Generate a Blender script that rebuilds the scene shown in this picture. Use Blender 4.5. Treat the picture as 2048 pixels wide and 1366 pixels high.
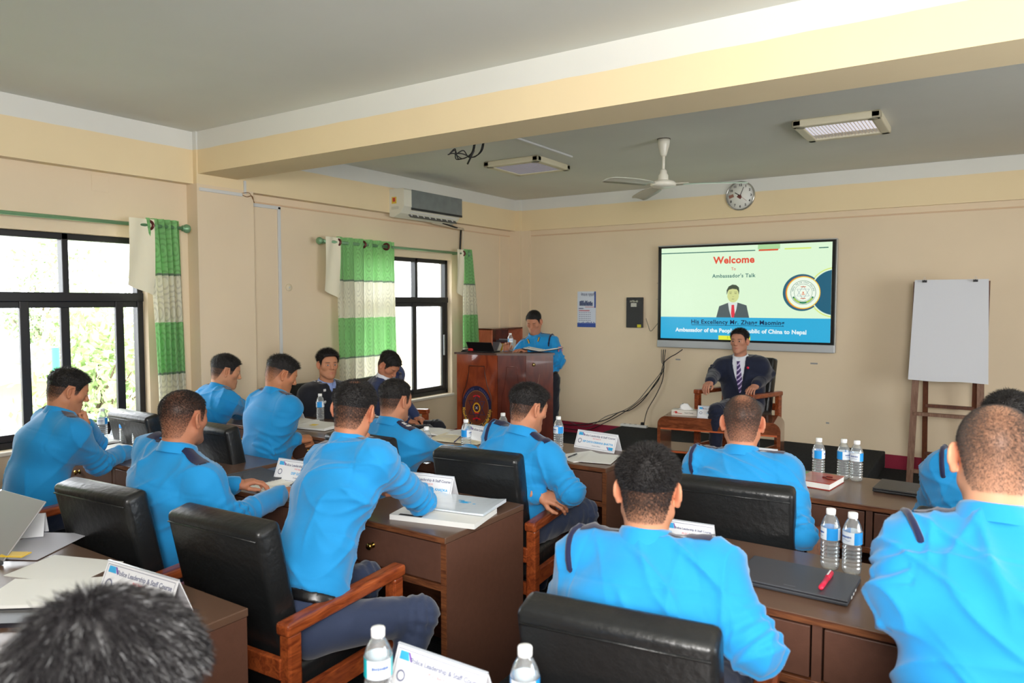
import bpy, bmesh, math, random
import numpy as np
from mathutils import Vector, Matrix, Euler
random.seed(7); RNG = np.random.RandomState(11)
scene = bpy.context.scene
for o in list(bpy.data.objects): bpy.data.objects.remove(o, do_unlink=True)
COL = scene.collection
PI = math.pi

# ------------------------------------------------------------------ camera
FPX, PITCH, YAW, CAMH = 1451.46, 0.0551, 0.5854, 1.7
cd = bpy.data.cameras.new('camera'); cam = bpy.data.objects.new('camera', cd); COL.objects.link(cam)
cd.sensor_width = 36.0; cd.sensor_fit = 'HORIZONTAL'; cd.lens = FPX/2048*36
cam.location = (0, 0, CAMH); cam.rotation_euler = (PI/2-PITCH, 0, YAW)
cd.dof.use_dof = True; cd.dof.focus_distance = 4.2; cd.dof.aperture_fstop = 4.0
cd.clip_start = 0.05; cd.clip_end = 300
scene.camera = cam
# ------------------------------------------------------------------ colour and world
scene.view_settings.view_transform = 'Standard'; scene.view_settings.look = 'None'
scene.view_settings.gamma = 1; scene.view_settings.use_curve_mapping = False
scene.view_settings.exposure = 0.0
w = bpy.data.worlds.new('sky'); scene.world = w; w.use_nodes = True
bg = w.node_tree.nodes['Background']; bg.inputs[0].default_value = (0.93, 0.97, 1.0, 1); bg.inputs[1].default_value = 8.0
def area(name, loc, target, sx, sy, power, col=(1,1,1), spread=PI):
    l = bpy.data.lights.new(name, 'AREA'); l.shape = 'RECTANGLE'; l.size = sx; l.size_y = sy; l.energy = power; l.color = col; l.spread = spread
    o = bpy.data.objects.new(name, l); COL.objects.link(o); o.location = loc
    o.rotation_euler = (Vector(target)-Vector(loc)).to_track_quat('-Z', 'Y').to_euler()
    return o
area('photographer_flash', (0.45, -0.75, 2.25), (-1.5, 5.5, 1.75), 1.1, 0.8, 108, (1.0, 0.98, 0.95))
area('ceiling_bounce', (0.7, -0.7, 1.9), (0.6, 0.6, 3.05), 0.9, 0.9, 135, (1.0, 0.97, 0.94))
area('window_daylight_right', (3.0, 3.2, 1.55), (-3, 4.2, 1.0), 3.6, 1.5, 70, (0.9, 0.96, 1.0))  # added soft fill lamp on the unseen right side, no known source there

# ------------------------------------------------------------------ pixel to point on a real plane of known height
_cy, _sy = math.cos(YAW), math.sin(YAW)
_F = Vector((-_sy*math.cos(PITCH), _cy*math.cos(PITCH), -math.sin(PITCH))); _R = Vector((_cy, _sy, 0)); _U = _R.cross(_F)
_C = Vector((0, 0, CAMH))
def _ray(x, y): return _F + _R*((x-1024)/FPX) + _U*((683-y)/FPX)
def atZ(x, y, z): d = _ray(x, y); return _C + d*((z-CAMH)/d.z)
def atY(x, y, v): d = _ray(x, y); return _C + d*(v/d.y)
def atX(x, y, v): d = _ray(x, y); return _C + d*(v/d.x)

# ------------------------------------------------------------------ materials
def s2l(c):
    return tuple(((v/255)/12.92 if v/255 <= .04045 else ((v/255+.055)/1.055)**2.4) for v in c)
def mat(name, rgb, rough=.5, metal=0, spec=.5, bump=0, bscale=60, var=0, vscale=4, coat=0, emit=None, estr=1, trans=0, ior=1.45, alpha=1, stretch=None, sheen=0, sss=0):
    m = bpy.data.materials.new(name); m.use_nodes = True; nt = m.node_tree; b = nt.nodes['Principled BSDF']
    lin = s2l(rgb) + (1,)
    b.inputs['Base Color'].default_value = lin; b.inputs['Roughness'].default_value = rough; b.inputs['Metallic'].default_value = metal
    b.inputs['Specular IOR Level'].default_value = spec; b.inputs['IOR'].default_value = ior
    b.inputs['Coat Weight'].default_value = coat; b.inputs['Transmission Weight'].default_value = trans; b.inputs['Alpha'].default_value = alpha
    if sheen: b.inputs['Sheen Weight'].default_value = sheen
    if sss: b.inputs['Subsurface Weight'].default_value = sss; b.inputs['Subsurface Radius'].default_value = (.01, .004, .002); b.inputs['Subsurface Scale'].default_value = 1
    tc = nt.nodes.new('ShaderNodeTexCoord'); mp = nt.nodes.new('ShaderNodeMapping'); nt.links.new(tc.outputs['Object'], mp.inputs['Vector'])
    if stretch: mp.inputs['Scale'].default_value = stretch
    if var:
        n = nt.nodes.new('ShaderNodeTexNoise'); n.inputs['Scale'].default_value = vscale; n.inputs['Detail'].default_value = 6
        r = nt.nodes.new('ShaderNodeMapRange'); r.inputs[1].default_value = .3; r.inputs[2].default_value = .7; r.inputs[3].default_value = 1-var; r.inputs[4].default_value = 1+var
        mx = nt.nodes.new('ShaderNodeMix'); mx.data_type = 'RGBA'; mx.blend_type = 'MULTIPLY'; mx.inputs[0].default_value = 1
        nt.links.new(mp.outputs[0], n.inputs['Vector']); nt.links.new(n.outputs[0], r.inputs[0]); mx.inputs[6].default_value = lin
        nt.links.new(r.outputs[0], mx.inputs[7]); nt.links.new(mx.outputs[2], b.inputs['Base Color'])
    if bump:
        n = nt.nodes.new('ShaderNodeTexNoise'); n.inputs['Scale'].default_value = bscale; n.inputs['Detail'].default_value = 4
        bp = nt.nodes.new('ShaderNodeBump'); bp.inputs['Strength'].default_value = bump; bp.inputs['Distance'].default_value = .01
        nt.links.new(mp.outputs[0], n.inputs['Vector']); nt.links.new(n.outputs[0], bp.inputs['Height']); nt.links.new(bp.outputs[0], b.inputs['Normal'])
    if emit:
        b.inputs['Emission Color'].default_value = s2l(emit)+(1,); b.inputs['Emission Strength'].default_value = estr
    return m
def attr_color(m, name):
    nt = m.node_tree; a = nt.nodes.new('ShaderNodeAttribute'); a.attribute_name = name
    nt.links.new(a.outputs['Color'], nt.nodes['Principled BSDF'].inputs['Base Color']); return m
def wood_mat(name, c1, c2, rough=.3, scale=(14, 14, 1.6), coat=.3):
    m = mat(name, c1, rough, coat=coat); nt = m.node_tree; b = nt.nodes['Principled BSDF']
    tc = nt.nodes.new('ShaderNodeTexCoord'); mp = nt.nodes.new('ShaderNodeMapping'); mp.inputs['Scale'].default_value = scale
    n = nt.nodes.new('ShaderNodeTexNoise'); n.inputs['Scale'].default_value = 3; n.inputs['Detail'].default_value = 8; n.inputs['Distortion'].default_value = 1.2
    r = nt.nodes.new('ShaderNodeValToRGB'); r.color_ramp.elements[0].position = .35; r.color_ramp.elements[1].position = .68
    r.color_ramp.elements[0].color = s2l(c2)+(1,); r.color_ramp.elements[1].color = s2l(c1)+(1,)
    nt.links.new(tc.outputs['Object'], mp.inputs[0]); nt.links.new(mp.outputs[0], n.inputs['Vector']); nt.links.new(n.outputs[0], r.inputs[0]); nt.links.new(r.outputs[0], b.inputs['Base Color'])
    return m

# ------------------------------------------------------------------ object helpers
def tag(o, label=None, cat=None, group=None, kind=None):
    if label: o['label'] = label
    if cat: o['category'] = cat
    if group: o['group'] = group
    if kind: o['kind'] = kind
    return o
def thing(name, label, cat, loc=(0,0,0), rz=0, group=None):
    o = bpy.data.objects.new(name, None); COL.objects.link(o); o.location = loc; o.rotation_euler = (0, 0, rz)
    o.empty_display_size = .1
    return tag(o, label, cat, group)
def dup(o, parent=None):
    c = o.copy(); COL.objects.link(c)
    if parent: c.parent = parent
    for ch in list(o.children): dup(ch, c)
    return c
class MB:
    """collects shapes, links them as one mesh object"""
    def __init__(s): s.v = []; s.f = []; s.m = []; s.sm = []; s.mi = 0
    def add(s, vs, fs, smooth=False):
        b = len(s.v); s.v += [tuple(v) for v in vs]; s.f += [tuple(b+i for i in f) for f in fs]; s.m += [s.mi]*len(fs); s.sm += [smooth]*len(fs); return s
    def box(s, c, size, rot=None, bev=0):
        hx, hy, hz = size[0]/2, size[1]/2, size[2]/2
        bev = min(bev, hx*.98, hy*.98, hz*.98)
        M = rot if rot is not None else Matrix.Identity(3); c = Vector(c)
        if bev <= 0:
            vs = [c+M@Vector((x*hx, y*hy, z*hz)) for x in (-1,1) for y in (-1,1) for z in (-1,1)]
            return s.add(vs, [(0,1,3,2),(4,6,7,5),(0,4,5,1),(2,3,7,6),(0,2,6,4),(1,5,7,3)])
        bm = bmesh.new(); bmesh.ops.create_cube(bm, size=1)
        for v in bm.verts: v.co = Vector((v.co.x*size[0], v.co.y*size[1], v.co.z*size[2]))
        seg = 3 if bev > .008 else 2
        bmesh.ops.bevel(bm, geom=list(bm.edges), offset=bev, segments=seg, profile=.5, affect='EDGES')
        bm.verts.index_update()
        vs = [c+M@v.co for v in bm.verts]; fs = [[v.index for v in f.verts] for f in bm.faces]; bm.free()
        return s.add(vs, fs, bev > .012)
    def bx(s, x0, x1, y0, y1, z0, z1, bev=0): return s.box(((x0+x1)/2, (y0+y1)/2, (z0+z1)/2), (abs(x1-x0), abs(y1-y0), abs(z1-z0)), None, bev)
    def tube(s, pts, r, n=8, caps=True, smooth=True):
        pts = [Vector(p) for p in pts]; rr = r if isinstance(r, (list, tuple)) else [r]*len(pts)
        rings = []; up = None
        for i, p in enumerate(pts):
            t = (pts[min(i+1, len(pts)-1)]-pts[max(i-1, 0)]).normalized()
            if up is None: up = t.orthogonal().normalized()
            up = (up-t*up.dot(t))
            up = up.normalized() if up.length > 1e-6 else t.orthogonal().normalized()
            sd = t.cross(up)
            rings.append([p+(up*math.cos(a)+sd*math.sin(a))*rr[i] for a in [2*PI*k/n for k in range(n)]])
        vs = [v for rg in rings for v in rg]; fs = []
        for i in range(len(pts)-1):
            for k in range(n): fs.append((i*n+k, i*n+(k+1)%n, (i+1)*n+(k+1)%n, (i+1)*n+k))
        if caps: fs.append(tuple(range(n-1, -1, -1))); fs.append(tuple((len(pts)-1)*n+k for k in range(n)))
        return s.add(vs, fs, smooth)
    def lathe(s, prof, c=(0,0,0), n=24, M=None, caps=True, smooth=True):
        c = Vector(c); M = M if M is not None else Matrix.Identity(3); vs = []; fs = []
        for r, z in prof:
            for k in range(n): a = 2*PI*k/n; vs.append(c+M@Vector((r*math.cos(a), r*math.sin(a), z)))
        for i in range(len(prof)-1):
            for k in range(n): fs.append((i*n+k, i*n+(k+1)%n, (i+1)*n+(k+1)%n, (i+1)*n+k))
        if caps: fs.append(tuple(range(n-1, -1, -1))); fs.append(tuple((len(prof)-1)*n+k for k in range(n)))
        return s.add(vs, fs, smooth)
    def prism(s, poly, z0, z1, M=None, c=(0,0,0)):
        """poly in local xy, extruded along local z"""
        c = Vector(c); M = M if M is not None else Matrix.Identity(3); n = len(poly)
        vs = [c+M@Vector((x, y, z0)) for x, y in poly]+[c+M@Vector((x, y, z1)) for x, y in poly]
        fs = [tuple(range(n-1, -1, -1)), tuple(range(n, 2*n))]+[(i, (i+1)%n, n+(i+1)%n, n+i) for i in range(n)]
        return s.add(vs, fs)
    def build(s, name, mats, parent=None):
        me = bpy.data.meshes.new(name); me.from_pydata([tuple(v) for v in s.v], [], s.f)
        mats = mats if isinstance(mats, (list, tuple)) else [mats]
        for m in mats: me.materials.append(m)
        me.polygons.foreach_set('material_index', s.m); me.polygons.foreach_set('use_smooth', s.sm)
        me.validate(); me.update()
        bm = bmesh.new(); bm.from_mesh(me); bmesh.ops.recalc_face_normals(bm, faces=bm.faces); bm.to_mesh(me); bm.free()
        o = bpy.data.objects.new(name, me); COL.objects.link(o)
        if parent: o.parent = parent
        return o
def struct(name, mb, m, kind='structure'):
    o = mb.build(name, m); o['kind'] = kind; return o
def part(mb, name, m, parent, label=None):
    o = mb.build(name, m, parent)
    if label: o['label'] = label
    return o
def spline(pts, n=10):
    P = [Vector(p) for p in pts]; out = []
    for i in range(len(P)-1):
        a, b, c, d = P[max(i-1, 0)], P[i], P[i+1], P[min(i+2, len(P)-1)]
        for k in range(n):
            t = k/n; out.append(.5*((2*b)+(c-a)*t+(2*a-5*b+4*c-d)*t*t+(3*b-a-3*c+d)*t**3))
    out.append(P[-1]); return out
def text_mesh(name, body, size, M, m, parent=None, ext=.0006, align='CENTER', bold=0, sx=1, spacing=1):
    """lettering as a mesh; M maps text plane (x right, y up, z towards the reader) to the parent's space"""
    cu = bpy.data.curves.new(name, 'FONT'); cu.body = body; cu.size = size; cu.align_x = align; cu.align_y = 'CENTER'; cu.extrude = ext; cu.offset = bold; cu.resolution_u = 3; cu.space_character = spacing
    t = bpy.data.objects.new(name, cu); COL.objects.link(t)
    dg = bpy.context.evaluated_depsgraph_get(); me = bpy.data.meshes.new_from_object(t.evaluated_get(dg))
    bpy.data.objects.remove(t); bpy.data.curves.remove(cu)
    me.transform(M @ Matrix.Diagonal((sx, 1, 1, 1))); me.materials.clear(); me.materials.append(m); me.name = name
    o = bpy.data.objects.new(name, me); COL.objects.link(o)
    if parent: o.parent = parent
    return o
def join_meshes(objs, name, parent=None):
    """merge several mesh objects into one mesh object (no bpy.ops)"""
    vs = []; fs = []; mi = []; mats = []; sm = []
    for o in objs:
        me = o.data; b = len(vs); vs += [tuple(v.co) for v in me.vertices]
        mm = []
        for m in me.materials:
            if m not in mats: mats.append(m)
            mm.append(mats.index(m))
        for p in me.polygons: fs.append(tuple(b+i for i in p.vertices)); mi.append(mm[p.material_index] if mm else 0); sm.append(p.use_smooth)
        bpy.data.objects.remove(o)
    me = bpy.data.meshes.new(name); me.from_pydata(vs, [], fs)
    for m in mats: me.materials.append(m)
    me.polygons.foreach_set('material_index', mi); me.polygons.foreach_set('use_smooth', sm); me.update()
    o = bpy.data.objects.new(name, me); COL.objects.link(o)
    if parent: o.parent = parent
    return o
def MT(o, x, y, z=None):
    """matrix from origin and axes"""
    x = Vector(x).normalized(); y = Vector(y).normalized(); z = x.cross(y)
    return Matrix(((x.x, y.x, z.x, o[0]), (x.y, y.y, z.y, o[1]), (x.z, y.z, z.z, o[2]), (0, 0, 0, 1)))
# ------------------------------------------------------------------ room shell
WX, UX, FY, CZ = -5.465, -5.371, 8.25, 3.05
def wall_mat(name, lower, upper, band):
    m = mat(name, lower, .75, spec=.25, bump=.08, bscale=9); nt = m.node_tree; b = nt.nodes['Principled BSDF']
    tc = nt.nodes.new('ShaderNodeTexCoord'); sp = nt.nodes.new('ShaderNodeSeparateXYZ'); nt.links.new(tc.outputs['Object'], sp.inputs[0])
    r = nt.nodes.new('ShaderNodeValToRGB'); r.color_ramp.interpolation = 'CONSTANT'
    e = r.color_ramp.elements; e[0].color = s2l(lower)+(1,); e[1].position = 2.64/4; e[1].color = s2l(upper)+(1,)
    k = e.new(2.905/4); k.color = s2l(band)+(1,)
    n = nt.nodes.new('ShaderNodeTexNoise'); n.inputs['Scale'].default_value = 3.5; nt.links.new(tc.outputs['Object'], n.inputs['Vector'])
    ma = nt.nodes.new('ShaderNodeMath'); ma.operation = 'MULTIPLY_ADD'; ma.inputs[1].default_value = .012; nt.links.new(n.outputs[0], ma.inputs[0]); nt.links.new(sp.outputs[2], ma.inputs[2])
    dv = nt.nodes.new('ShaderNodeMath'); dv.operation = 'MULTIPLY_ADD'; dv.inputs[1].default_value = .25; dv.inputs[2].default_value = -.0015
    nt.links.new(ma.outputs[0], dv.inputs[0]); nt.links.new(dv.outputs[0], r.inputs[0])
    n2 = nt.nodes.new('ShaderNodeTexNoise'); n2.inputs['Scale'].default_value = 1.3; n2.inputs['Detail'].default_value = 8; nt.links.new(tc.outputs['Object'], n2.inputs['Vector'])
    mr = nt.nodes.new('ShaderNodeMapRange'); mr.inputs[1].default_value = .3; mr.inputs[2].default_value = .7; mr.inputs[3].default_value = .965; mr.inputs[4].default_value = 1.03
    nt.links.new(n2.outputs[0], mr.inputs[0]); mx = nt.nodes.new('ShaderNodeMix'); mx.data_type = 'RGBA'; mx.blend_type = 'MULTIPLY'; mx.inputs[0].default_value = 1
    nt.links.new(r.outputs[0], mx.inputs[6]); nt.links.new(mr.outputs[0], mx.inputs[7]); nt.links.new(mx.outputs[2], b.inputs['Base Color'])
    return m
M_WALL = wall_mat('cream_wall_paint', (232,213,184), (238,218,178), (226,226,220))
M_CEIL = mat('ceiling_paint', (224,224,216), .8, spec=.2, var=.03, vscale=1.2)
M_CEIL2 = M_CEIL
M_FLOOR = mat('charcoal_carpet', (52,54,56), .95, spec=.1, bump=.5, bscale=300, var=.25, vscale=60)
M_RED = mat('maroon_skirting_paint', (140,22,52), .6, var=.12, vscale=5)
M_BLACKM = mat('black_window_aluminium', (34,34,38), .35, spec=.5)
M_WHITE = mat('white_plastic', (232,232,228), .4)
M_SILL = mat('white_sill', (235,228,215), .6)
M_GLASS = mat('window_glass', (255,255,255), .02, trans=1, ior=1.01, spec=.2)

struct('floor', MB().bx(-5.7, 3.4, -3.2, 8.4, -.1, 0), M_FLOOR)
struct('ceiling', MB().bx(-5.7, 3.4, -3.2, 8.4, CZ, CZ+.1), M_CEIL)
struct('stage_floor', MB().bx(-3.78, -.88, 6.35, 8.249, .0, .17, .012), M_FLOOR)
# left wall, pierced by two windows
W1 = (.35, 3.135, .70, 2.185); W2 = (5.33, 6.925, .59, 2.195)
m = MB(); T = -5.665
def lw(y0, y1, z0, z1): m.bx(T, WX, y0, y1, z0, z1)
lw(-3.2, W1[0], 0, CZ); lw(W1[0], W1[1], 0, W1[2]); lw(W1[0], W1[1], W1[3], CZ); lw(W1[1], W2[0], 0, CZ)
lw(W2[0], W2[1], 0, W2[2]); lw(W2[0], W2[1], W2[3], CZ); lw(W2[1], 8.25, 0, CZ)
m.bx(WX, UX, -3.2, 8.25, 2.64, CZ)                                 # thicker wall beam under the ceiling
m.bx(WX, -5.325, 3.484, 4.014, 0, CZ)                              # pier carrying the cross beam
m.bx(WX, -5.289, 8.183, 8.25, 0, CZ); m.bx(WX, -5.165, 8.215, 8.25, 0, CZ)
struct('wall_left', m, M_WALL)
struct('wall_front', MB().bx(-5.7, 3.4, 8.25, 8.45, 0, CZ).bx(-5.165, 3.4, 8.21, 8.25, 2.64, CZ), M_WALL)
struct('beam_cross', MB().bx(-5.33, 3.4, 3.497, 3.858, 2.72, CZ), M_WALL)
m = MB(); m.bx(3.2, 3.4, -3.2, 2.2, 0, CZ); m.bx(3.2, 3.4, 4.4, 8.25, 0, CZ); m.bx(3.2, 3.4, 2.2, 4.4, 0, .8); m.bx(3.2, 3.4, 2.2, 4.4, 2.2, CZ)
struct('wall_right', m, M_WALL)
struct('wall_back', MB().bx(-5.7, 3.4, -3.4, -3.2, 0, CZ), M_WALL)
struct('baseboard_front', MB().bx(-5.16, -3.781, 8.235, 8.2495, 0, .14).bx(-.879, 3.19, 8.235, 8.2495, 0, .14), M_RED)
struct('baseboard_left', MB().bx(WX+.0005, WX+.014, -3.1, 3.48, 0, .14).bx(WX+.0005, WX+.014, 4.016, 8.18, 0, .14), M_RED)
# fine ledge line on the walls
struct('trim_1', MB().bx(WX, WX+.012, 4.02, 8.18, 2.565, 2.58, .004).bx(-5.16, 3.19, 8.238, 8.2499, 2.565, 2.58, .004), mat('trim_paint', (222,192,158), .7))

def window(idx, W, mull, trans_z, panes):
    y0, y1, z0, z1 = W; X0, X1 = -5.60, -5.53; m = MB(); t = .045
    m.bx(X0, X1, y0, y1, z0, z0+t, .004); m.bx(X0, X1, y0, y1, z1-t, z1, .004); m.bx(X0, X1, y0, y0+t, z0, z1, .004); m.bx(X0, X1, y1-t, y1, z0, z1, .004)
    m.bx(X0-.005, X1+.01, y0, y1, trans_z-.035, trans_z+.03, .004)
    for y in mull: m.bx(X0, X1, y-.022, y+.022, trans_z, z1, .004)
    for y, dx in panes:      # sliding sash stiles in two tracks
        m.bx(X0+.012+dx, X0+.042+dx, y-.03, y+.03, z0+t, trans_z-.03, .004)
    m.bx(X0+.01, X0+.06, y0+t, y1-t, z0+t, z0+t+.05, .004); m.bx(X0+.01, X0+.06, y0+t, y1-t, trans_z-.08, trans_z-.035, .004)
    f = struct('window_%d' % idx, m, M_BLACKM)
    g = MB().bx(-5.575, -5.572, y0+t, y1-t, z0+t, z1-t).build('window_pane', M_GLASS, f)
    s = MB().bx(-5.664, -5.44, y0-.02, y1+.02, z0-.03, z0-.001, .006).build('window_sill', M_SILL, f)
    return f
window(1, W1, [1.3, 2.575], 1.735, [(1.1, 0), (1.3, .03), (2.30, .03), (2.575, 0), (2.95, .03)])
window(2, W2, [5.86, 6.36], 1.72, [(5.8, .03), (6.36, 0), (6.32, .03), (6.86, .02)])
# small latch on the far window
t = MB(); t.bx(-5.545, -5.52, 6.845, 6.865, 1.05, 1.3, .004)
o = t.build('window_latch', mat('latch_grey', (150,152,155), .4, metal=.6)); o.parent = bpy.data.objects['window_2']

# ------------------------------------------------------------------ outside
M_LEAF = [mat('leaf_%d' % i, c, .6, var=.3, vscale=3) for i, c in enumerate([(150,176,120), (178,200,146), (140,165,120)])]
M_BARK = mat('bark', (110,95,80), .9)
def tree(name, label, loc, h, r, n, lm, rs):
    R = random.Random(rs); t = thing(name, label, 'tree', loc, 0)
    m = MB(); m.tube(spline([(0,0,0), (.05,.04,h*.3), (-.03,.05,h*.6), (.02,0,h*.85)], 4), [.09-.075*i/12 for i in range(13)], 8)
    for i in range(9):
        a = R.uniform(0, 6.28); z = h*R.uniform(.35,.7); rr = r*R.uniform(.5,.9)
        m.tube([(0,0,z), (math.cos(a)*rr*.5, math.sin(a)*rr*.5, z+h*.12), (math.cos(a)*rr, math.sin(a)*rr, z+h*.2)], [.03,.018,.006], 5)
    m.build('trunk', M_BARK, t)
    L = MB(); cl = [(R.gauss(0,r*.45), R.gauss(0,r*.45), h*R.uniform(.45,1.0)) for _ in range(max(8, n//60))]
    for i in range(n):
        c = R.choice(cl); p = Vector((c[0]+R.gauss(0,.22), c[1]+R.gauss(0,.22), c[2]+R.gauss(0,.2)))
        a = Vector((R.gauss(0,1), R.gauss(0,1), R.gauss(0,.6))).normalized(); b = a.orthogonal().normalized(); b = Matrix.Rotation(R.uniform(0,6.28), 3, a)@b
        s = R.uniform(.04,.09); q = a.cross(b)
        L.add([p-b*s, p+q*s*.38, p+b*s, p-q*s*.38+a*s*.12], [(0,1,2,3)])
    L.build('foliage', lm, t)
tree('garden_tree', 'tall leafy tree seen through the right panes of the near window', (-8.6, 4.3, -2.2), 3.8, .62, 3000, M_LEAF[1], 3)
tree('garden_tree', 'bushy green tree low outside the right corner of the near window', (-9.6, 6.6, -2.2), 3.6, .7, 2500, M_LEAF[0], 5)
tree('garden_tree', 'low broad-leaved shrub tree outside the left panes of the near window', (-8.6, 1.5, -2.2), 2.6, .45, 1500, M_LEAF[1], 9)
tree('garden_tree', 'pale distant tree above the roof outside the near window', (-17.5, 7.5, -2.2), 5.0, .9, 2200, M_LEAF[2], 12)
hm = mat('house_plaster', (222,206,176), .8, var=.06); rm = mat('corrugated_roof', (205,205,208), .5, var=.1)
def house(label, x0, x1, y0, y1, z0, zh, rise):
    t = thing('house', label, 'building', ((x0+x1)/2, (y0+y1)/2, z0))
    lx, ly = (x1-x0)/2, (y1-y0)/2
    MB().bx(-lx, lx, -ly, ly, 0, zh).build('wall', hm, t)
    m = MB(); n = 40; vs = []; fs = []
    for i in range(n+1):
        y = -ly-.3+(2*ly+.6)*i/n; dz = .03*(i % 2)
        vs += [(lx+.4, y, zh-.1+dz), (-lx, y, zh+rise+dz), (lx+.4, y, zh-.14+dz), (-lx, y, zh+rise-.04+dz)]
    for i in range(n): a = 4*i; fs += [(a, a+1, a+5, a+4), (a+2, a+6, a+7, a+3), (a, a+4, a+6, a+2)]
    m.add(vs, fs); m.build('roof', rm, t)
    w_ = MB()
    for k in range(3): w_.bx(lx, lx+.02, -ly*.7+k*ly*.6, -ly*.7+k*ly*.6+.7, zh*.45, zh*.8)
    w_.build('window_opening', mat('shaded_glass', (150,160,170), .3), t)  # one even blue-grey for the house panes
house('pale house with a corrugated sheet roof outside the near window', -15.5, -11.6, 1.0, 5.6, -2.2, 2.9, .45)
house('pale house outside the far window', -14.5, -9.5, 9.8, 17.0, -2.2, 3.4, .9)
struct('ground_outside', MB().bx(-40, -6.2, -20, 45, -2.4, -2.2), mat('ground_earth', (176,170,150), .9, var=.1, vscale=.6))
p = thing('garden_pole', 'thin green pole outside the near window', 'pole', (-7.6, 3.42, -2.2))
MB().tube([(0,0,0), (0,0,3.45)], .035, 10).tube([(0,.12,0), (0,.05,3.2)], .02, 8).build('pole', mat('green_pole_paint', (70,165,130), .5), p)

# ------------------------------------------------------------------ curtains
def curtain_mat():
    m = mat('patterned_curtain', (240,240,225), .7, sheen=.3, spec=.2); nt = m.node_tree; b = nt.nodes['Principled BSDF']
    tc = nt.nodes.new('ShaderNodeTexCoord'); sp = nt.nodes.new('ShaderNodeSeparateXYZ'); nt.links.new(tc.outputs['UV'], sp.inputs[0])
    r = nt.nodes.new('ShaderNodeValToRGB'); r.color_ramp.interpolation = 'CONSTANT'; e = r.color_ramp.elements
    G = s2l((150,212,140))+(1,); C = s2l((238,236,216))+(1,); S = s2l((128,148,128))+(1,)
    stops = [(0, G), (.13, C), (.145, C), (.40, G), (.405, G), (.63, C), (.855, S), (.862, G)]
    e[0].color = C; e[0].position = 0; e[1].position = .462; e[1].color = G
    for q, c in [(.637, C), (.803, S), (.811, G)]:
        k = e.new(q); k.color = c
    k = e.new(.456); k.color = S
    nt.links.new(sp.outputs[1], r.inputs[0])
    # damask: rings of darker thread
    mp = nt.nodes.new('ShaderNodeMapping'); mp.inputs['Scale'].default_value = (9, 9, 1); nt.links.new(tc.outputs['UV'], mp.inputs[0])
    wv = nt.nodes.new('ShaderNodeTexVoronoi'); wv.feature = 'F1'; wv.inputs['Scale'].default_value = 1.0; wv.inputs['Randomness'].default_value = .1
    nt.links.new(mp.outputs[0], wv.inputs['Vector'])
    mt = nt.nodes.new('ShaderNodeMath'); mt.operation = 'MULTIPLY'; mt.inputs[1].default_value = 38; nt.links.new(wv.outputs['Distance'], mt.inputs[0])
    sn = nt.nodes.new('ShaderNodeMath'); sn.operation = 'SINE'; nt.links.new(mt.outputs[0], sn.inputs[0])
    mr = nt.nodes.new('ShaderNodeMapRange'); mr.inputs[1].default_value = .1; mr.inputs[2].default_value = .6; mr.inputs[3].default_value = 1; mr.inputs[4].default_value = .82
    nt.links.new(sn.outputs[0], mr.inputs[0])
    mx = nt.nodes.new('ShaderNodeMix'); mx.data_type = 'RGBA'; mx.blend_type = 'MULTIPLY'; mx.inputs[0].default_value = 1
    nt.links.new(r.outputs[0], mx.inputs[6]); nt.links.new(mr.outputs[0], mx.inputs[7]); nt.links.new(mx.outputs[2], b.inputs['Base Color'])
    tr = nt.nodes.new('ShaderNodeBsdfTranslucent'); nt.links.new(mx.outputs[2], tr.inputs[0]); ms = nt.nodes.new('ShaderNodeMixShader'); ms.inputs[0].default_value = .38
    out = nt.nodes['Material Output']; nt.links.new(b.outputs[0], ms.inputs[1]); nt.links.new(tr.outputs[0], ms.inputs[2]); nt.links.new(ms.outputs[0], out.inputs[0])
    return m
M_CURT = curtain_mat()
M_LINING = mat('cream_lining', (240,234,208), .75, sheen=.2)
M_ROD = mat('green_rod_paint', (128,172,132), .35, metal=.3); M_RING = mat('brown_eyelet', (96,44,40), .3, metal=.4)
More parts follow.
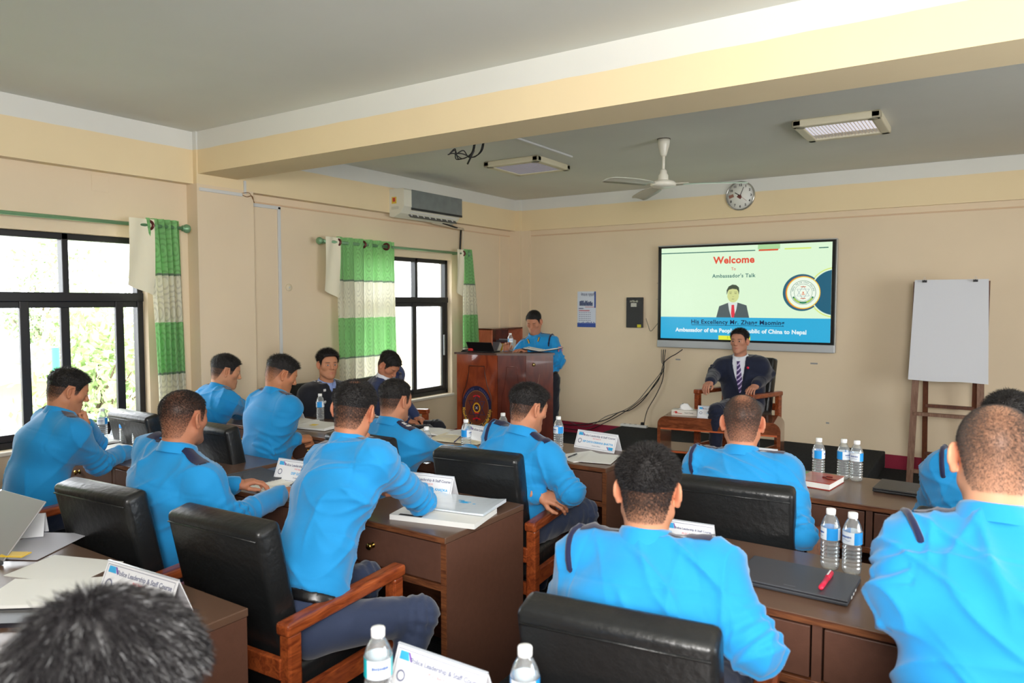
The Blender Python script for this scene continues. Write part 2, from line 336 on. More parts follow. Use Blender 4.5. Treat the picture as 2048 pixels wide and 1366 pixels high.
def curtain(label, y0, y1, ztop, zbot, folds, x=-5.345, amp=.035, rings=(), lining=None, seed=0, topw=None):
    R = random.Random(seed); o = thing('curtain', label, 'curtain', (x, (y0+y1)/2, zbot)); h = ztop-zbot
    nu, nv = folds*14, 30; vs = []; fs = []; uv = []
    ph = [R.uniform(-.5,.5) for _ in range(folds+2)]
    ty0, ty1 = topw if topw else (y0, y1); yc = (y0+y1)/2
    for j in range(nv+1):
        v = j/nv; f = 1-v
        for i in range(nu+1):
            u = i/nu; a = u*folds*2*PI; k = int(u*folds)
            wz = v**3
            Y0 = y0*(1-wz)+ty0*wz; Y1 = y1*(1-wz)+ty1*wz
            dx = amp*(math.sin(a+ph[k]*.15)+.22*math.sin(2.3*a+3*f+ph[k]))*(.75+.45*f)
            dy = .006*math.sin(a*2+5*v)
            vs.append((dx, Y0+(Y1-Y0)*u+dy-yc, v*h+.012*math.sin(a)*(1-v))); uv.append((u*(y1-y0)*2.4, v))
    for j in range(nv):
        for i in range(nu): a = j*(nu+1)+i; fs.append((a, a+1, a+nu+2, a+nu+1))
    b = MB().add(vs, fs, True).build('curtain_cloth', M_CURT, o); me = b.data; l = me.uv_layers.new(name='uv')
    for lp in me.loops: l.data[lp.index].uv = uv[lp.vertex_index]
    if lining:   # cream lining turned out at the edge, its corner hanging free
        ly0, ly1, lz = lining; m = MB(); vs = []; fs = []
        for j in range(13):
            for i in range(7):
                u = i/6; v = j/12; zz = ztop-.01-(lz*(.86+.14*u))*v
                vs.append((.018+.012*math.sin(u*7+v*3), ly0+(ly1-ly0)*u-.02*v*(1-u)-yc, zz-zbot))
        for j in range(12):
            for i in range(6): a = j*7+i; fs.append((a, a+1, a+8, a+7))
        m.add(vs, fs, True); m.build('lining', M_LINING, o)
    for ry in rings:
        m = MB(); M3 = Matrix.Rotation(PI/2, 3, 'X')@Matrix.Rotation(.5, 3, 'Y')
        pr = [(.030+.011*math.cos(q), .011*math.sin(q)*.6) for q in [2*PI*k/8 for k in range(9)]]
        m.lathe(pr, (.008, ry-yc, ztop-.055-zbot), 20, M3, caps=False); m.build('eyelet', M_RING, o)
def rod(label, y0, y1, z, x=-5.345, left=True):
    o = thing('curtain_rod', label, 'curtain rod', (x, (y0+y1)/2, z)); h = (y1-y0)/2
    MB().tube([(0,-h,0), (0,h,0)], .014, 12).tube([(0,-h,0), (0,-h+(y1-y0)*.42,0)], .0165, 12).build('rod', M_ROD, o)
    for s in ((-1, 1) if left else (1,)):
        m = MB(); M3 = Matrix.Rotation(-PI/2*s, 3, 'X')
        m.lathe([(.016,0),(.024,.004),(.018,.012),(.03,.022),(.036,.04),(.03,.058),(.016,.066),(0.001,.068)], (0, s*h, 0), 16, M3); m.build('finial', M_ROD, o)
    for s in (-1, 1):
        MB().bx(WX+.0-x, .01, s*h*.9-.012, s*h*.9+.012, -.012, .012, .003).build('bracket', M_ROD, o)
rod('green curtain rod over the near window', -.2, 3.36, 2.275, left=False)
rod('green curtain rod over the far window below the air conditioner', 4.80, 7.06, 2.275)
curtain('green and cream patterned curtain gathered at the right side of the near window', 3.13, 3.36, 2.33, .12, 5, rings=(3.09,), lining=(2.93, 3.12, .58), seed=2, amp=.03, topw=(3.07, 3.34))
curtain('green and cream patterned curtain drawn over the left half of the far window', 4.98, 5.80, 2.33, .12, 6, rings=(4.98, 5.32, 5.66), lining=(4.82, 5.0, .6), seed=4, amp=.04)
curtain('narrow green and cream curtain gathered at the right side of the far window', 6.98, 7.33, 2.33, .12, 4, rings=(6.97,), lining=(6.86, 6.98, .58), seed=6, amp=.035, topw=(7.0, 7.16))
curtain('green and cream curtain gathered at the left side of the near window', .55, 1.47, 2.33, .12, 5, seed=8, amp=.04, rings=(.9,))

# ------------------------------------------------------------------ wall mounted things
a = thing('air_conditioner', 'white split air conditioner with grey front panel high on the left wall', 'air conditioner', (UX+.001, 6.24, 2.60))
m = MB(); L = .49
prof = [(0,0),(.06,-.012),(.15,.03),(.205,.10),(.205,.27),(.19,.285),(0,.285)]
m.prism([(x, z) for x, z in prof], -L, L, Matrix(((1,0,0),(0,0,1),(0,1,0))))
part(m, 'casing', mat('ivory_plastic', (226,224,208), .4), a)
m = MB(); m.bx(.195, .219, -L+.12, L, .085, .28, .006); part(m, 'front_panel', mat('silver_grey_panel', (132,140,142), .25, metal=.35, var=.1, vscale=9, spec=.6), a)
m = MB(); m.bx(.196, .222, -L+.12, L, .068, .090, .004); part(m, 'dark_strip', mat('dark_strip', (38,42,46), .3), a)
m = MB(); Ms = Matrix.Rotation(math.radians(48), 3, 'Y')
m.box((.135, .05, .036), (.105, .80, .008), Ms); part(m, 'air_outlet', mat('outlet_dark', (92,92,88), .5), a)
m = MB()
for k in range(8): m.box((.142, -.32+k*.1, .040), (.08, .006, .012), Ms)
m.box((.165, .05, .052), (.012, .80, .012), Ms); m.box((.115, .05, .018), (.012, .80, .012), Ms); part(m, 'louver', M_WHITE, a)
m = MB(); m.bx(.035, .10, -L-.003, -L, .13, .2); m.mi = 1; m.bx(.05, .085, -L-.0045, -L-.003, .15, .19); m.mi = 2; m.bx(.03, .13, -L-.0035, -L-.0005, .07, .1)
m.build('energy_sticker', [mat('sticker_yellow', (222,190,70), .5), mat('sticker_red', (190,60,50), .5), mat('sticker_pale', (205,205,190), .5)], a)
M_BLKR = mat('black_rubber', (22,22,24), .5); M_TRUNK = mat('white_trunking', (214,216,216), .45)
m = MB(); m.tube(spline([(-5.30, 6.55, 2.60), (-5.33, 6.85, 2.572), (-5.40, 7.02, 2.575), (-5.43, 7.06, 2.50), (-5.44, 7.06, 2.33)], 8), .011, 8)
tag(m.build('drain_pipe', M_BLKR), 'thin black pipe bending down beside the far window under the air conditioner', 'pipe')
m = MB(); m.tube(spline([(-5.33, 6.4, 2.592), (-5.34, 6.9, 2.568), (-5.42, 7.10, 2.575), (-5.44, 7.115, 2.5), (-5.44, 7.115, 1.95)], 8), .014, 8)
tag(m.build('insulated_pipe', mat('cream_pipe_wrap', (215,200,175), .7)), 'cream wrapped pipe running from the air conditioner down the left wall', 'pipe')
m = MB(); m.bx(WX, WX+.016, 4.016, 4.40, 2.535, 2.565, .003); m.bx(WX, WX+.016, 4.37, 4.40, .4, 2.56, .003)
tag(m.build('cable_trunking', M_TRUNK), 'pale vertical cable trunking on the left wall between pier and far curtain', 'trunking')
m = MB(); m.bx(-5.325, -5.311, 3.50, 3.90, 2.585, 2.612, .003); m.bx(-5.325, -5.309, 3.915, 3.935, 2.61, 2.72, .003)
tag(m.build('cable_trunking', M_TRUNK), 'white cable trunking across the pier just below the beam', 'trunking')
m = MB(); m.tube(spline([(-5.315, 3.89, 2.60), (-5.30, 3.93, 2.585), (-5.31, 3.99, 2.60), (-5.33, 4.02, 2.56), (-5.36, 4.05, 2.555)], 6), .003, 6)
m.tube(spline([(-5.315, 3.89, 2.61), (-5.295, 3.95, 2.62), (-5.31, 4.0, 2.57)], 6), .0025, 6)
tag(m.build('loose_wire', mat('brown_wire', (130,90,50), .5)), 'thin loose wires at the end of the trunking under the beam', 'wire')
m = MB(); m.bx(WX, WX+.008, 7.93, 7.95, .3, 2.56, .002); tag(m.build('cable_trunking', mat('cream_trunking', (238,216,184), .6)), 'cream cable trunking near the front left corner', 'trunking')
t = thing('wall_socket_cover', 'round cream blanking plate on the left wall beside the trunking', 'wall plate', (WX, 4.49, 1.83))
M3 = Matrix.Rotation(PI/2, 3, 'Y'); MB().lathe([(.036,0),(.036,.004),(.030,.009),(.001,.010)], (0,0,0), 24, M3).build('plate', mat('ivory_plate', (225,210,180), .5), t)
MB().lathe([(.008,0),(.008,.003),(.001,.004)], (.01,0,0), 12, M3).build('screw_cap', M_TRUNK, t)
m = MB(); m.bx(WX, WX+.004, 2.80-.06, 2.80+.06, 2.50, 2.62, .002); tag(m.build('junction_cover', M_WALL), 'square painted junction cover above the near window', 'cover plate')

# clock
ck = thing('wall_clock', 'round white wall clock under the ceiling on the front wall', 'clock', (-2.385, 8.21, 2.873))
RX = Matrix.Rotation(PI/2, 3, 'X')
part(MB().lathe([(.155,0),(.162,.012),(.160,.03),(.148,.034),(.146,.024)], (0,0,0), 48, RX, caps=False), 'rim', mat('chrome_rim', (190,190,186), .2, metal=.8), ck)
part(MB().lathe([(.150,.001),(.150,.02),(.001,.0201)], (0,0,0), 48, RX), 'dial', mat('dial_white', (238,238,232), .4), ck)
M_INK = mat('black_ink', (20,20,22), .5)
nums = []
for k in range(1, 13):
    a = PI/2-k*PI/6; nums.append(text_mesh('numeral', str(k), .036, MT((math.cos(a)*.118, -.021, math.sin(a)*.118), (1,0,0), (0,0,1)), M_INK, bold=.0012))
join_meshes(nums, 'numerals', ck)
def hand(name, deg, L, wd, y, mt):
    a = math.radians(90-deg); R_ = Matrix.Rotation(-(PI/2-math.radians(deg)), 3, 'Y')
    m = MB(); m.box(R_@Vector((L/2-.015, 0, 0))+Vector((0,y,0)), (L, .0015, wd), R_); part(m, name, mt, ck)
hand('hour_hand', 302, .085, .009, -.025, M_INK); hand('minute_hand', 22, .115, .006, -.027, M_INK); hand('second_hand', 130, .11, .0025, -.029, mat('red_hand', (150,30,30), .4))
m = MB(); m.lathe([(.012,.022),(.012,.032),(.001,.033)], (0,0,0), 16, RX); m.box((-.01,-.0213,-.012), (.05,.001,.03), Matrix.Rotation(.6, 3, 'Y')); part(m, 'hub', mat('brown_stain', (120,70,60), .6), ck)
m = MB(); m.box((-.1,-.0213,.0), (.055,.001,.035), Matrix.Rotation(-.3, 3, 'Y')); part(m, 'brown_stain', mat('stain2', (150,105,90), .7), ck)

# interactive display
tv = thing('display_screen', 'large wall mounted flat screen showing the welcome slide', 'screen', (-2.347, 8.249, 1.755))
TW, TH = 1.955, 1.19     # overall
fy = -.105
part(MB().bx(-TW/2, TW/2, fy, -.03, -TH/2+.075, TH/2, .01), 'bezel', mat('black_bezel', (14,16,16), .3), tv)
part(MB().bx(-TW/2-.004, TW/2+.004, fy-.004, -.028, -TH/2, -TH/2+.085, .008), 'bottom_bar', mat('silver_bar', (196,200,204), .35, metal=.3), tv)
part(MB().bx(-TW/2-.003, TW/2+.003, fy-.002, -.03, TH/2-.008, TH/2+.004, .003).bx(TW/2-.002, TW/2+.004, fy-.002, -.03, -TH/2+.08, TH/2, .002), 'edge_trim', mat('silver_trim', (190,194,196), .3, metal=.5), tv)
part(MB().bx(-.5, .5, -.03, 0, -.3, .3), 'wall_mount', M_BLACKM, tv)
def em(name, c, s=.95): return mat(name, (0,0,0), .25, emit=c, estr=s)
SW, SH = 1.87, 1.052; sz0 = -TH/2+.108; sz1 = sz0+SH; sy = fy-.0015
m = MB(); m.bx(-SW/2, SW/2, sy, fy, sz0, sz1); scr = part(m, 'screen_panel', em('slide_pale', (226,252,218)), tv)
def sp(u, v): return (-SW/2+u*SW, sz1-v*SH)        # slide coordinates 0..1 from top left
def srect(u0, v0, u1, v1, name, c, lift=1, skew=0):
    (x0, z0), (x1, z1) = sp(u0, v0), sp(u1, v1); y = sy-.0006*lift
    return MB().add([(x0-skew, y, z1), (x1-skew, y, z1), (x1+skew, y, z0), (x0+skew, y, z0)], [(0,1,2,3)]).build('slide_shape', em(name, c), scr)
srect(0, .76, 1, 1, 'slide_blue', (52,176,222)); srect(0, .052, .58, .062, 'slide_teal', (40,110,100)); srect(.60, .05, .71, .066, 'slide_red', (224,84,50), 1, .004)
srect(.745, .046, .89, .06, 'slide_lime', (222,240,120)); srect(.93, .05, .98, .06, 'slide_teal2', (40,110,100)); srect(.595, 0, .72, .05, 'slide_green', (176,220,160))
srect(.37, .955, .56, 1.0, 'slide_yellow', (232,240,70), 2)
def sdisc(u, v, r, c, lift, n=48, a0=0, a1=2*PI, r2=0):
    x, z = sp(u, v); y = sy-.0006*lift; vs = []; fs = []; full = abs(a1-a0-2*PI) < 1e-3
    for k in range(n+1):
        a = a0+(a1-a0)*k/n; ca, sa = math.cos(a), math.sin(a)
        vs += [(min(x+ca*r, SW/2), y, z+sa*r), (min(x+ca*r2, SW/2), y, z+sa*r2)]
    for k in range(n): i = 2*k; fs.append((i, i+2, i+3, i+1))
    return MB().add(vs, fs).build('slide_shape', em('slide_disc%d' % random.randint(0,9999), c), scr)
sdisc(1.02, .50, .262, (222,238,130), 1, a0=PI/2, a1=3*PI/2); sdisc(1.02, .50, .25, (228,252,220), 2, a0=PI/2, a1=3*PI/2); sdisc(1.02, .50, .236, (36,98,124), 3, a0=PI/2, a1=3*PI/2)
sdisc(.845, .50, .196, (46,104,124), 4, a0=.85, a1=2*PI-.85); sdisc(.850, .50, .176, (240,120,60), 5); sdisc(.852, .50, .170, (236,226,90), 6); sdisc(.852, .50, .162, (244,255,238), 7)
sdisc(.852, .50, .128, (40,120,90), 8, r2=.124); sdisc(.852, .50, .092, (40,120,90), 8, r2=.089)
x, z = sp(.852, .50); y = sy-.0056; m = MB()
for s in (1, -1):
    P_ = [Vector((x+.072*math.sin(k*2*PI/3), y, z+s*.072*math.cos(k*2*PI/3))) for k in range(3)]
    for k in range(3): m.tube([P_[k], P_[(k+1)%3]], .0016, 4)
m.build('slide_shape', em('emblem_blue', (60,110,140)), scr)
m = MB()
for s in (1,-1): m.box((x, y, z+s*.062), (.05,.001,.009)); m.box((x, y, z+s*.004), (.012,.001,.012), Matrix.Rotation(.78,3,'Y'))
m.box((x, y, z-.018), (.034,.001,.008)); m.build('slide_shape', em('emblem_red', (230,130,90)), scr)
sdisc(.852, .50, .118, (40,130,90), 9, a0=PI*1.13, a1=PI*1.87, r2=.098); sdisc(.852, .50, .113, (200,232,90), 10, a0=PI*1.18, a1=PI*1.40, r2=.103); sdisc(.852, .50, .113, (200,232,90), 10, a0=PI*1.6, a1=PI*1.82, r2=.103)
ts = []
for k, ch in enumerate('NEPAL POLICE STAFF COLLEGE'):
    if ch == ' ': continue
    a = PI*.94-k*(PI*.88/25)
    ts.append(text_mesh('letter', ch, .022, MT((x+.108*math.cos(a), sy-.006, z+.108*math.sin(a)), (math.sin(a),0,-math.cos(a)), (math.cos(a),0,math.sin(a))), em('emblem_txt', (70,120,110))))
join_meshes(ts, 'slide_lettering', scr)
def stext(body, u, v, size, c, bold=0, sx=1, lift=4, spacing=1):
    x, z = sp(u, v); return text_mesh('slide_lettering', body, size, MT((x, sy-.0006*lift, z), (1,0,0), (0,0,1)), em('slide_txt%s' % body[:4], c), scr, ext=.0002, bold=bold, sx=sx, spacing=spacing)
stext('Welcome', .455, .152, .108, (230,82,60), .0035, 1.02, spacing=1.05); stext('To', .455, .245, .046, (224,110,90), .0005); stext("Ambassador's Talk", .455, .318, .058, (66,122,116), .0012, spacing=1.08)
stext('His Excellency Mr. Zhang Maoming', .475, .812, .067, (20,36,76), .0014, spacing=1.08)
srect(.20, .842, .75, .847, 'slide_line', (20,36,76), 3)
stext('Ambassador of the People\u2019s Republic of China to Nepal', .487, .903, .062, (235,250,252), .0022, spacing=1.03)
stext('5 May 2026', .472, .975, .040, (150,190,60), 0, lift=5)
# portrait on the slide: a generic figure in a grey suit with a red tie
def spoly(pts, name, c, lift):
    y = sy-.0006*lift; vs = [(sp(u, v)[0], y, sp(u, v)[1]) for u, v in pts]
    MB().add(vs, [tuple(range(len(vs)))]).build('slide_portrait', em(name, c), scr)
spoly([(.355,.76),(.372,.64),(.43,.60),(.48,.60),(.535,.63),(.552,.76)], 'por_suit', (84,96,98), 4)
spoly([(.425,.60),(.482,.60),(.475,.68),(.458,.76),(.446,.76),(.432,.68)], 'por_shirt', (222,232,226), 5)
spoly([(.447,.625),(.462,.625),(.467,.72),(.462,.76),(.448,.76),(.444,.72)], 'por_tie', (226,60,76), 6)
hd = [(.455+.036*math.cos(a)*(1 if math.sin(a) < 0 else .92), .515-.085*math.sin(a)) for a in [2*PI*k/24 for k in range(24)]]
spoly(hd, 'por_face', (214,222,150), 7)
spoly([(.417,.52),(.416,.47),(.428,.43),(.45,.41),(.472,.415),(.489,.44),(.492,.48),(.489,.52),(.485,.48),(.476,.46),(.45,.455),(.43,.465),(.423,.485)], 'por_hair', (72,84,66), 8)
m = MB()
for dx in (-.028, .028):
    x, z = sp(.455, .505); m.bx(x+dx-.012, x+dx+.012, sy-.0052, sy-.005, z-.003, z+.003); m.bx(x+dx-.015, x+dx+.015, sy-.0052, sy-.005, z+.014, z+.018)
m.bx(x-.014, x+.014, sy-.0052, sy-.005, z-.064, z-.060); m.bx(x-.007, x+.007, sy-.0052, sy-.005, z-.036, z-.033); m.build('slide_portrait', em('por_dark', (120,120,80)), scr)
# side buttons
part(MB().bx(-TW/2-.03, -TW/2, -.06, -.05, .16, .163).bx(-TW/2-.035, -TW/2, -.06, -.05, -.03, -.027), 'side_pin', M_BLKR, tv)

# calendar
cal = thing('wall_calendar', 'blue and white paper calendar on the front wall beside the podium', 'calendar', (-4.325, 8.249, 1.60))
g = lambda px, py: atY(px, py, 8.25)
cw, chh = .262, .455
part(MB().bx(-cw/2, cw/2, -.006, -.001, -chh/2, chh/2), 'sheet', mat('cal_paper', (214,222,236), .6), cal)
m = MB(); m.bx(-cw/2, cw/2, -.007, -.006, -chh/2, -chh/2+.05); m.bx(cw/2-.02, cw/2, -.007, -.006, .02, chh/2)
for k in range(16): m.bx(-cw/2+k*.0163, -cw/2+k*.0163+.010, -.007, -.006, -chh/2+.05, -chh/2+.055+.016*random.random())
part(m, 'blue_border', mat('cal_blue', (36,74,160), .5), cal)
m = MB(); R2 = random.Random(5)
for k in range(18): x = -.10+k*.0105; m.bx(x, x+.008, -.0075, -.006, .045, .085+.03*R2.random())
part(m, 'group_photo', mat('cal_photo', (40,60,110), .5, var=.8, vscale=200), cal)
m = MB()
for r_ in range(5):
    for c_ in range(7): m.bx(-.105+c_*.025, -.105+c_*.025+.012, -.0075, -.006, -.045-r_*.025, -.037-r_*.025)
m.bx(-.11, -.045, -.0075, -.006, .004, .016)
part(m, 'date_grid', mat('cal_ink', (90,100,140), .5), cal)
m = MB(); m.bx(-.11, .045, -.0075, -.006, -.022, -.012); m.bx(-.02, .11, -.0075, -.006, .026, .032); part(m, 'red_bar', mat('cal_red', (196,60,80), .5), cal)
text_mesh('calendar_title', '\u0928\u0947\u092a\u093e\u0932 \u092a\u094d\u0930\u0939\u0930\u0940', .045, MT((.02, -.0075, .185), (1,0,0), (0,0,1)), mat('cal_navy', (30,50,110), .5), cal)

# black clip board box
nb = thing('wall_box', 'flat black box with a small yellow sticker on the front wall left of the screen', 'wall box', (-3.655, 8.249, 1.565))
part(MB().bx(-.108, .108, -.035, 0, -.185, .185, .006), 'body', mat('matt_black', (48,49,51), .5), nb)
part(MB().bx(-.108, .108, -.038, -.035, .15, .155), 'lid_seam', M_BLKR, nb)
part(MB().bx(.04, .09, -.0362, -.035, -.18, -.145), 'yellow_sticker', mat('sticker_y', (214,206,40), .5), nb)
part(MB().bx(-.045, .03, -.0362, -.035, .07, .115), 'white_label', mat('label_w', (200,200,190), .5, var=.2, vscale=120), nb)
text_mesh('lettering', 'NTB-40', .032, MT((-.005, -.0364, .135), (1,0,0), (0,0,1)), mat('chalk', (190,190,170), .6), nb, bold=.001)
part(MB().tube(spline([(-.015,-.04,.175),(-.01,-.05,.165),(.005,-.05,.165),(.01,-.04,.175)], 5), .003, 6), 'hook', M_BLKR, nb)

# cables from screen to floor
def cable(label, pts, r=.006, m_=M_BLKR, name='cable'):
    tag(MB().tube(spline(pts, 10), r, 8).build(name, m_), label, 'cable')
f = lambda px, py, y=8.215: tuple(atY(px, py, y))
cable('short black cable from the wall box to the screen edge', [f(1292,637), f(1296,650), f(1301,662), f(1309,655), f(1319,642)], .003)
cable('black power cable hanging from the screen down to the power strip', [f(1331,699), f(1329,715), f(1328,730), f(1325,760), f(1312,790), f(1295,820), (-3.50,8.19,.23), (-3.50,8.18,.20)], .005)
cable('thick black cable drooping from the screen to the floor by the podium', [f(1327,699), f(1326,720), f(1327,740), f(1308,770), f(1286,800), f(1260,820), f(1240,824), f(1215,838), f(1185,846), f(1150,850), f(1120,848)], .006)
cable('grey cable drooping beside the thick black one from the screen', [f(1323,699), f(1323,722), f(1326,738), f(1297,776), f(1272,805), f(1245,822), f(1212,833), f(1185,850), f(1162,853), f(1140,843)], .004, mat('grey_cable', (80,80,82), .5))
cable('looping black cable lying along the wall foot', [f(1365,699), f(1352,708), f(1338,716), f(1327,728), f(1316,762), f(1285,797), f(1252,822), f(1215,843), f(1175,860), f(1140,858), f(1110,852)], .005)
ps = thing('power_strip', 'white power strip lying on the stage against the front wall', 'power strip', (-3.62, 8.16, .17), .05)
part(MB().bx(-.17, .17, -.03, .03, 0, .03, .006), 'body', M_WHITE, ps)
for k in range(4): part(MB().lathe([(.016,.03),(.016,.0315),(.001,.0316)], (-.12+k*.07, 0, 0), 14), 'socket', mat('socket_grey%d' % k, (150,150,150), .5), ps)
part(MB().bx(.09, .13, -.018, .018, .031, .065, .006), 'black_plug', M_BLKR, ps)
# bare screw marks on the wall
for px, py, s_ in [(1356,719,.03), (1628,727,.036), (1655,846,.016)]:
    p = atY(px, py, 8.249); t = MB(); t.box((p.x, p.y, p.z), (s_*2, .003, .016), None, .001)
    tag(t.build('wall_patch', mat('patch', (150,150,150), .6)), {1356:'small grey filler patch on the wall below the left part of the screen', 1628:'small grey filler patch on the wall below the right part of the screen', 1655:'tiny dark mark on the wall above the stage right of the armchair'}[px], 'wall mark')

# ceiling things
cf = thing('ceiling_fan', 'cream three blade ceiling fan hanging near the clock', 'ceiling fan', (-2.33, 5.80, 3.05))
M_FAN = mat('cream_enamel', (226,222,208), .3, coat=.3)
part(MB().lathe([(.02,-.02),(.052,-.005),(.05,-.03),(.046,-.06),(.034,-.10),(.026,-.13),(.018,-.145)], (0,0,0), 28), 'canopy', M_FAN, cf)
part(MB().lathe([(.012,-.1),(.012,-.29)], (0,0,0), 16), 'down_rod', M_FAN, cf)
part(MB().lathe([(.016,-.25),(.028,-.262),(.03,-.285),(.042,-.30),(.044,-.33),(.05,-.345)], (0,0,0), 28), 'motor_cap', M_FAN, cf)
part(MB().lathe([(.05,-.342),(.09,-.35),(.105,-.365),(.105,-.385),(.085,-.398),(.05,-.405),(.001,-.408)], (0,0,0), 36), 'motor', M_FAN, cf)
part(MB().lathe([(.055,-.006),(.055,.0)], (0,0,0), 28), 'ceiling_ring', mat('dark_gap', (90,80,70), .7), cf)
def fan_blade(deg, mt):
    a = math.radians(deg); R3 = Matrix.Rotation(a, 3, 'Z')@Matrix.Rotation(math.radians(9), 3, 'X')
    m = MB(); n = 14; vs = []; fs = []
    for i in range(n+1):
        t = i/n; x = .17+t*.50; wd = .052+.020*math.sin(min(t*2.2,1)*PI/2)-.018*max(0,(t-.85)/.15)**2; z = -.375-.018*t*t
        for yy in (-wd, -wd*.5, 0, wd*.5, wd): vs.append(R3@Vector((x, yy, 0))+Vector((0,0,z-.008*(yy/wd)**2)))
    k = len(vs); vs += [v+Vector((0,0,-.004)) for v in vs]
    for i in range(n):
        for j in range(4): b = i*5+j; fs += [(b,b+1,b+6,b+5), (k+b,k+b+5,k+b+6,k+b+1)]
        b = i*5; fs += [(b,b+5,k+b+5,k+b), (b+4,k+b+4,k+b+9,b+9)]
    fs += [(0,k,k+1,1),(1,k+1,k+2,2),(2,k+2,k+3,3),(3,k+3,k+4,4)]; b = n*5; fs += [(b+j,b+j+1,k+b+j+1,k+b+j) for j in range(4)]
    m.add(vs, fs, True); bl = part(m, 'blade', mt, cf)
    m = MB(); m.box(R3@Vector((.14,0,0))+Vector((0,0,-.372)), (.14,.035,.006), R3, .002); part(m, 'blade_bracket', M_FAN, bl)
fan_blade(12, mat('pale_green_blade', (196,216,200), .3)); fan_blade(132, mat('blade_b', (206,202,186), .35)); fan_blade(252, mat('blade_c', (206,206,190), .35))

def downlight(label, c, sx, sy_, grid):
    t = thing('ceiling_light', label, 'ceiling light', (c[0], c[1], CZ)); hx, hy = sx/2, sy_/2; M_L = mat('cream_casing', (222,214,188), .5)
    m = MB(); d = -.055; b = .07
    m.bx(-hx, hx, -hy, -hy+b, d, 0, .012); m.bx(-hx, hx, hy-b, hy, d, 0, .012); m.bx(-hx, -hx+b, -hy, hy, d, 0, .012); m.bx(hx-b, hx, -hy, hy, d, 0, .012); part(m, 'casing', M_L, t)
    ix, iy = hx-b, hy-b; m = MB()
    if grid:
        for k in range(13): x = -ix+2*ix*k/12; m.bx(x-.002, x+.002, -iy, iy, d+.008, -.015)
        for k in range(13): y = -iy+2*iy*k/12; m.bx(-ix, ix, y-.002, y+.002, d+.008, -.015)
    else:
        for k in range(20): x = -ix+2*ix*k/19; m.bx(x-.003, x+.003, -iy, iy, d+.008, -.015)
    part(m, 'louvre_grid', mat('bright_louvre', (235,235,240), .2, metal=.9), t)
    m = MB(); m.bx(-ix, ix, -iy, iy, -.014, -.010); part(m, 'diffuser', mat('lit_diffuser', (240,240,240), .4, emit=(255,250,255), estr=.75), t)  # weak glow added to the diffuser; the fixture itself is not lit
    for sx_ in (-1, 1):
        m = MB(); m.lathe([(.034,d-.002),(.028,d+.006),(.001,d+.008)], (sx_*(hx-.055), -hy+.045, 0), 18); part(m, 'round_clip', mat('clip_grey', (120,118,100), .4), t)
downlight('rectangular ceiling light with striped louvre, right of the fan', (-1.0, 6.05), .60, .62, False)
downlight('square ceiling light with mesh louvre, left of the fan', (-3.85, 6.08), .62, .62, True)
m = MB(); m.bx(-3.33, -3.30, 3.86, 6.0, CZ-.016, CZ, .003); tag(m.build('cable_trunking', M_TRUNK), 'white cable trunking running along the ceiling between the lights', 'trunking')
m = MB()
for k in range(5):
    R2 = random.Random(k); a = (-2.92+R2.uniform(-.05,.05), 3.93, 2.80); m.tube(spline([(a[0]+.1,3.865,2.74+.02*k), (a[0]+.03,3.93,2.69), (a[0]-.05-.02*k,3.96,2.665), (a[0]-.12,3.93,2.69+.01*k), (a[0]-.15,3.90,2.69)], 6), .004, 6)
m.tube([(-2.90,3.92,2.70), (-2.97,3.94,2.62)], .006, 6)
tag(m.build('wire_bundle', M_BLKR), 'tangle of black wires hanging behind the beam', 'wires')
# ------------------------------------------------------------------ desks
M_DTOP = mat('dark_brown_laminate', (96,72,58), .28, spec=.5, var=.06, vscale=6, coat=.15)
M_DBODY = mat('brown_laminate', (92,62,50), .42, spec=.4, var=.07, vscale=40, bump=.05, bscale=200)
M_EDGE = wood_mat('worn_edge_wood', (128,78,46), (84,46,28), .45, (3, 30, 30))
M_DDARK = mat('desk_inside', (50,32,26), .6)
M_INNER = wood_mat('desk_inner_wood', (92,52,34), (66,36,24), .5, (2, 12, 12), coat=0)
M_BRASS = mat('brass', (196,160,84), .22, metal=1)
def knob(mb_parent, loc):
    m = MB(); M3 = Matrix.Rotation(PI/2, 3, 'X')
    m.lathe([(.013,0),(.013,.003),(.006,.006),(.006,.014),(.010,.017),(.0145,.022),(.015,.027),(.011,.032),(.001,.033)], loc, 20, M3)
    return part(m, 'knob', M_BRASS, mb_parent, 'round brass knob')
def desk(label, x0, x1, y0, knobs=True, depth=.58):
    t = thing('desk', label, 'desk', ((x0+x1)/2, y0+depth/2, 0), group=None); L = x1-x0; hx, hy = L/2, depth/2
    part(MB().bx(-hx, hx, -hy, hy, .734, .76, .003), 'tabletop', M_DTOP, t)
    part(MB().bx(-hx+.004, hx-.004, -hy-.0015, -hy+.006, .736, .757), 'front_edging', M_EDGE, t)
    for s in (-1, 1):
        sp_ = part(MB().box((s*(hx-.012), 0, .367), (.024, depth-.012, .733)), 'side_panel', M_DBODY, t)
        part(MB().box((s*(hx-.012), -hy+.004, .367), (.025, .006, .732)), 'edging', M_EDGE, sp_)
    part(MB().bx(-hx+.024, hx-.024, hy-.11, hy-.092, .06, .733), 'modesty_panel', M_INNER, t)
    part(MB().bx(-.014, .014, -hy+.008, hy-.12, .562, .733), 'divider', M_DBODY, t)
    part(MB().bx(-hx+.024, hx-.024, -hy+.004, -hy+.03, .535, .562, .002), 'lower_rail', M_EDGE, t)
    part(MB().bx(-hx+.024, hx-.024, -hy+.03, hy-.11, .537, .547), 'drawer_floor', M_DDARK, t)
    for s in (-1, 1):
        a, b = sorted((s*.02, s*(hx-.03)))
        d = part(MB().bx(a, b, -hy+.006, -hy+.022, .568, .727, .003), 'drawer', M_DBODY, t)
        if knobs: knob(d, ((a+b)/2, -hy+.006, .655))
    return t
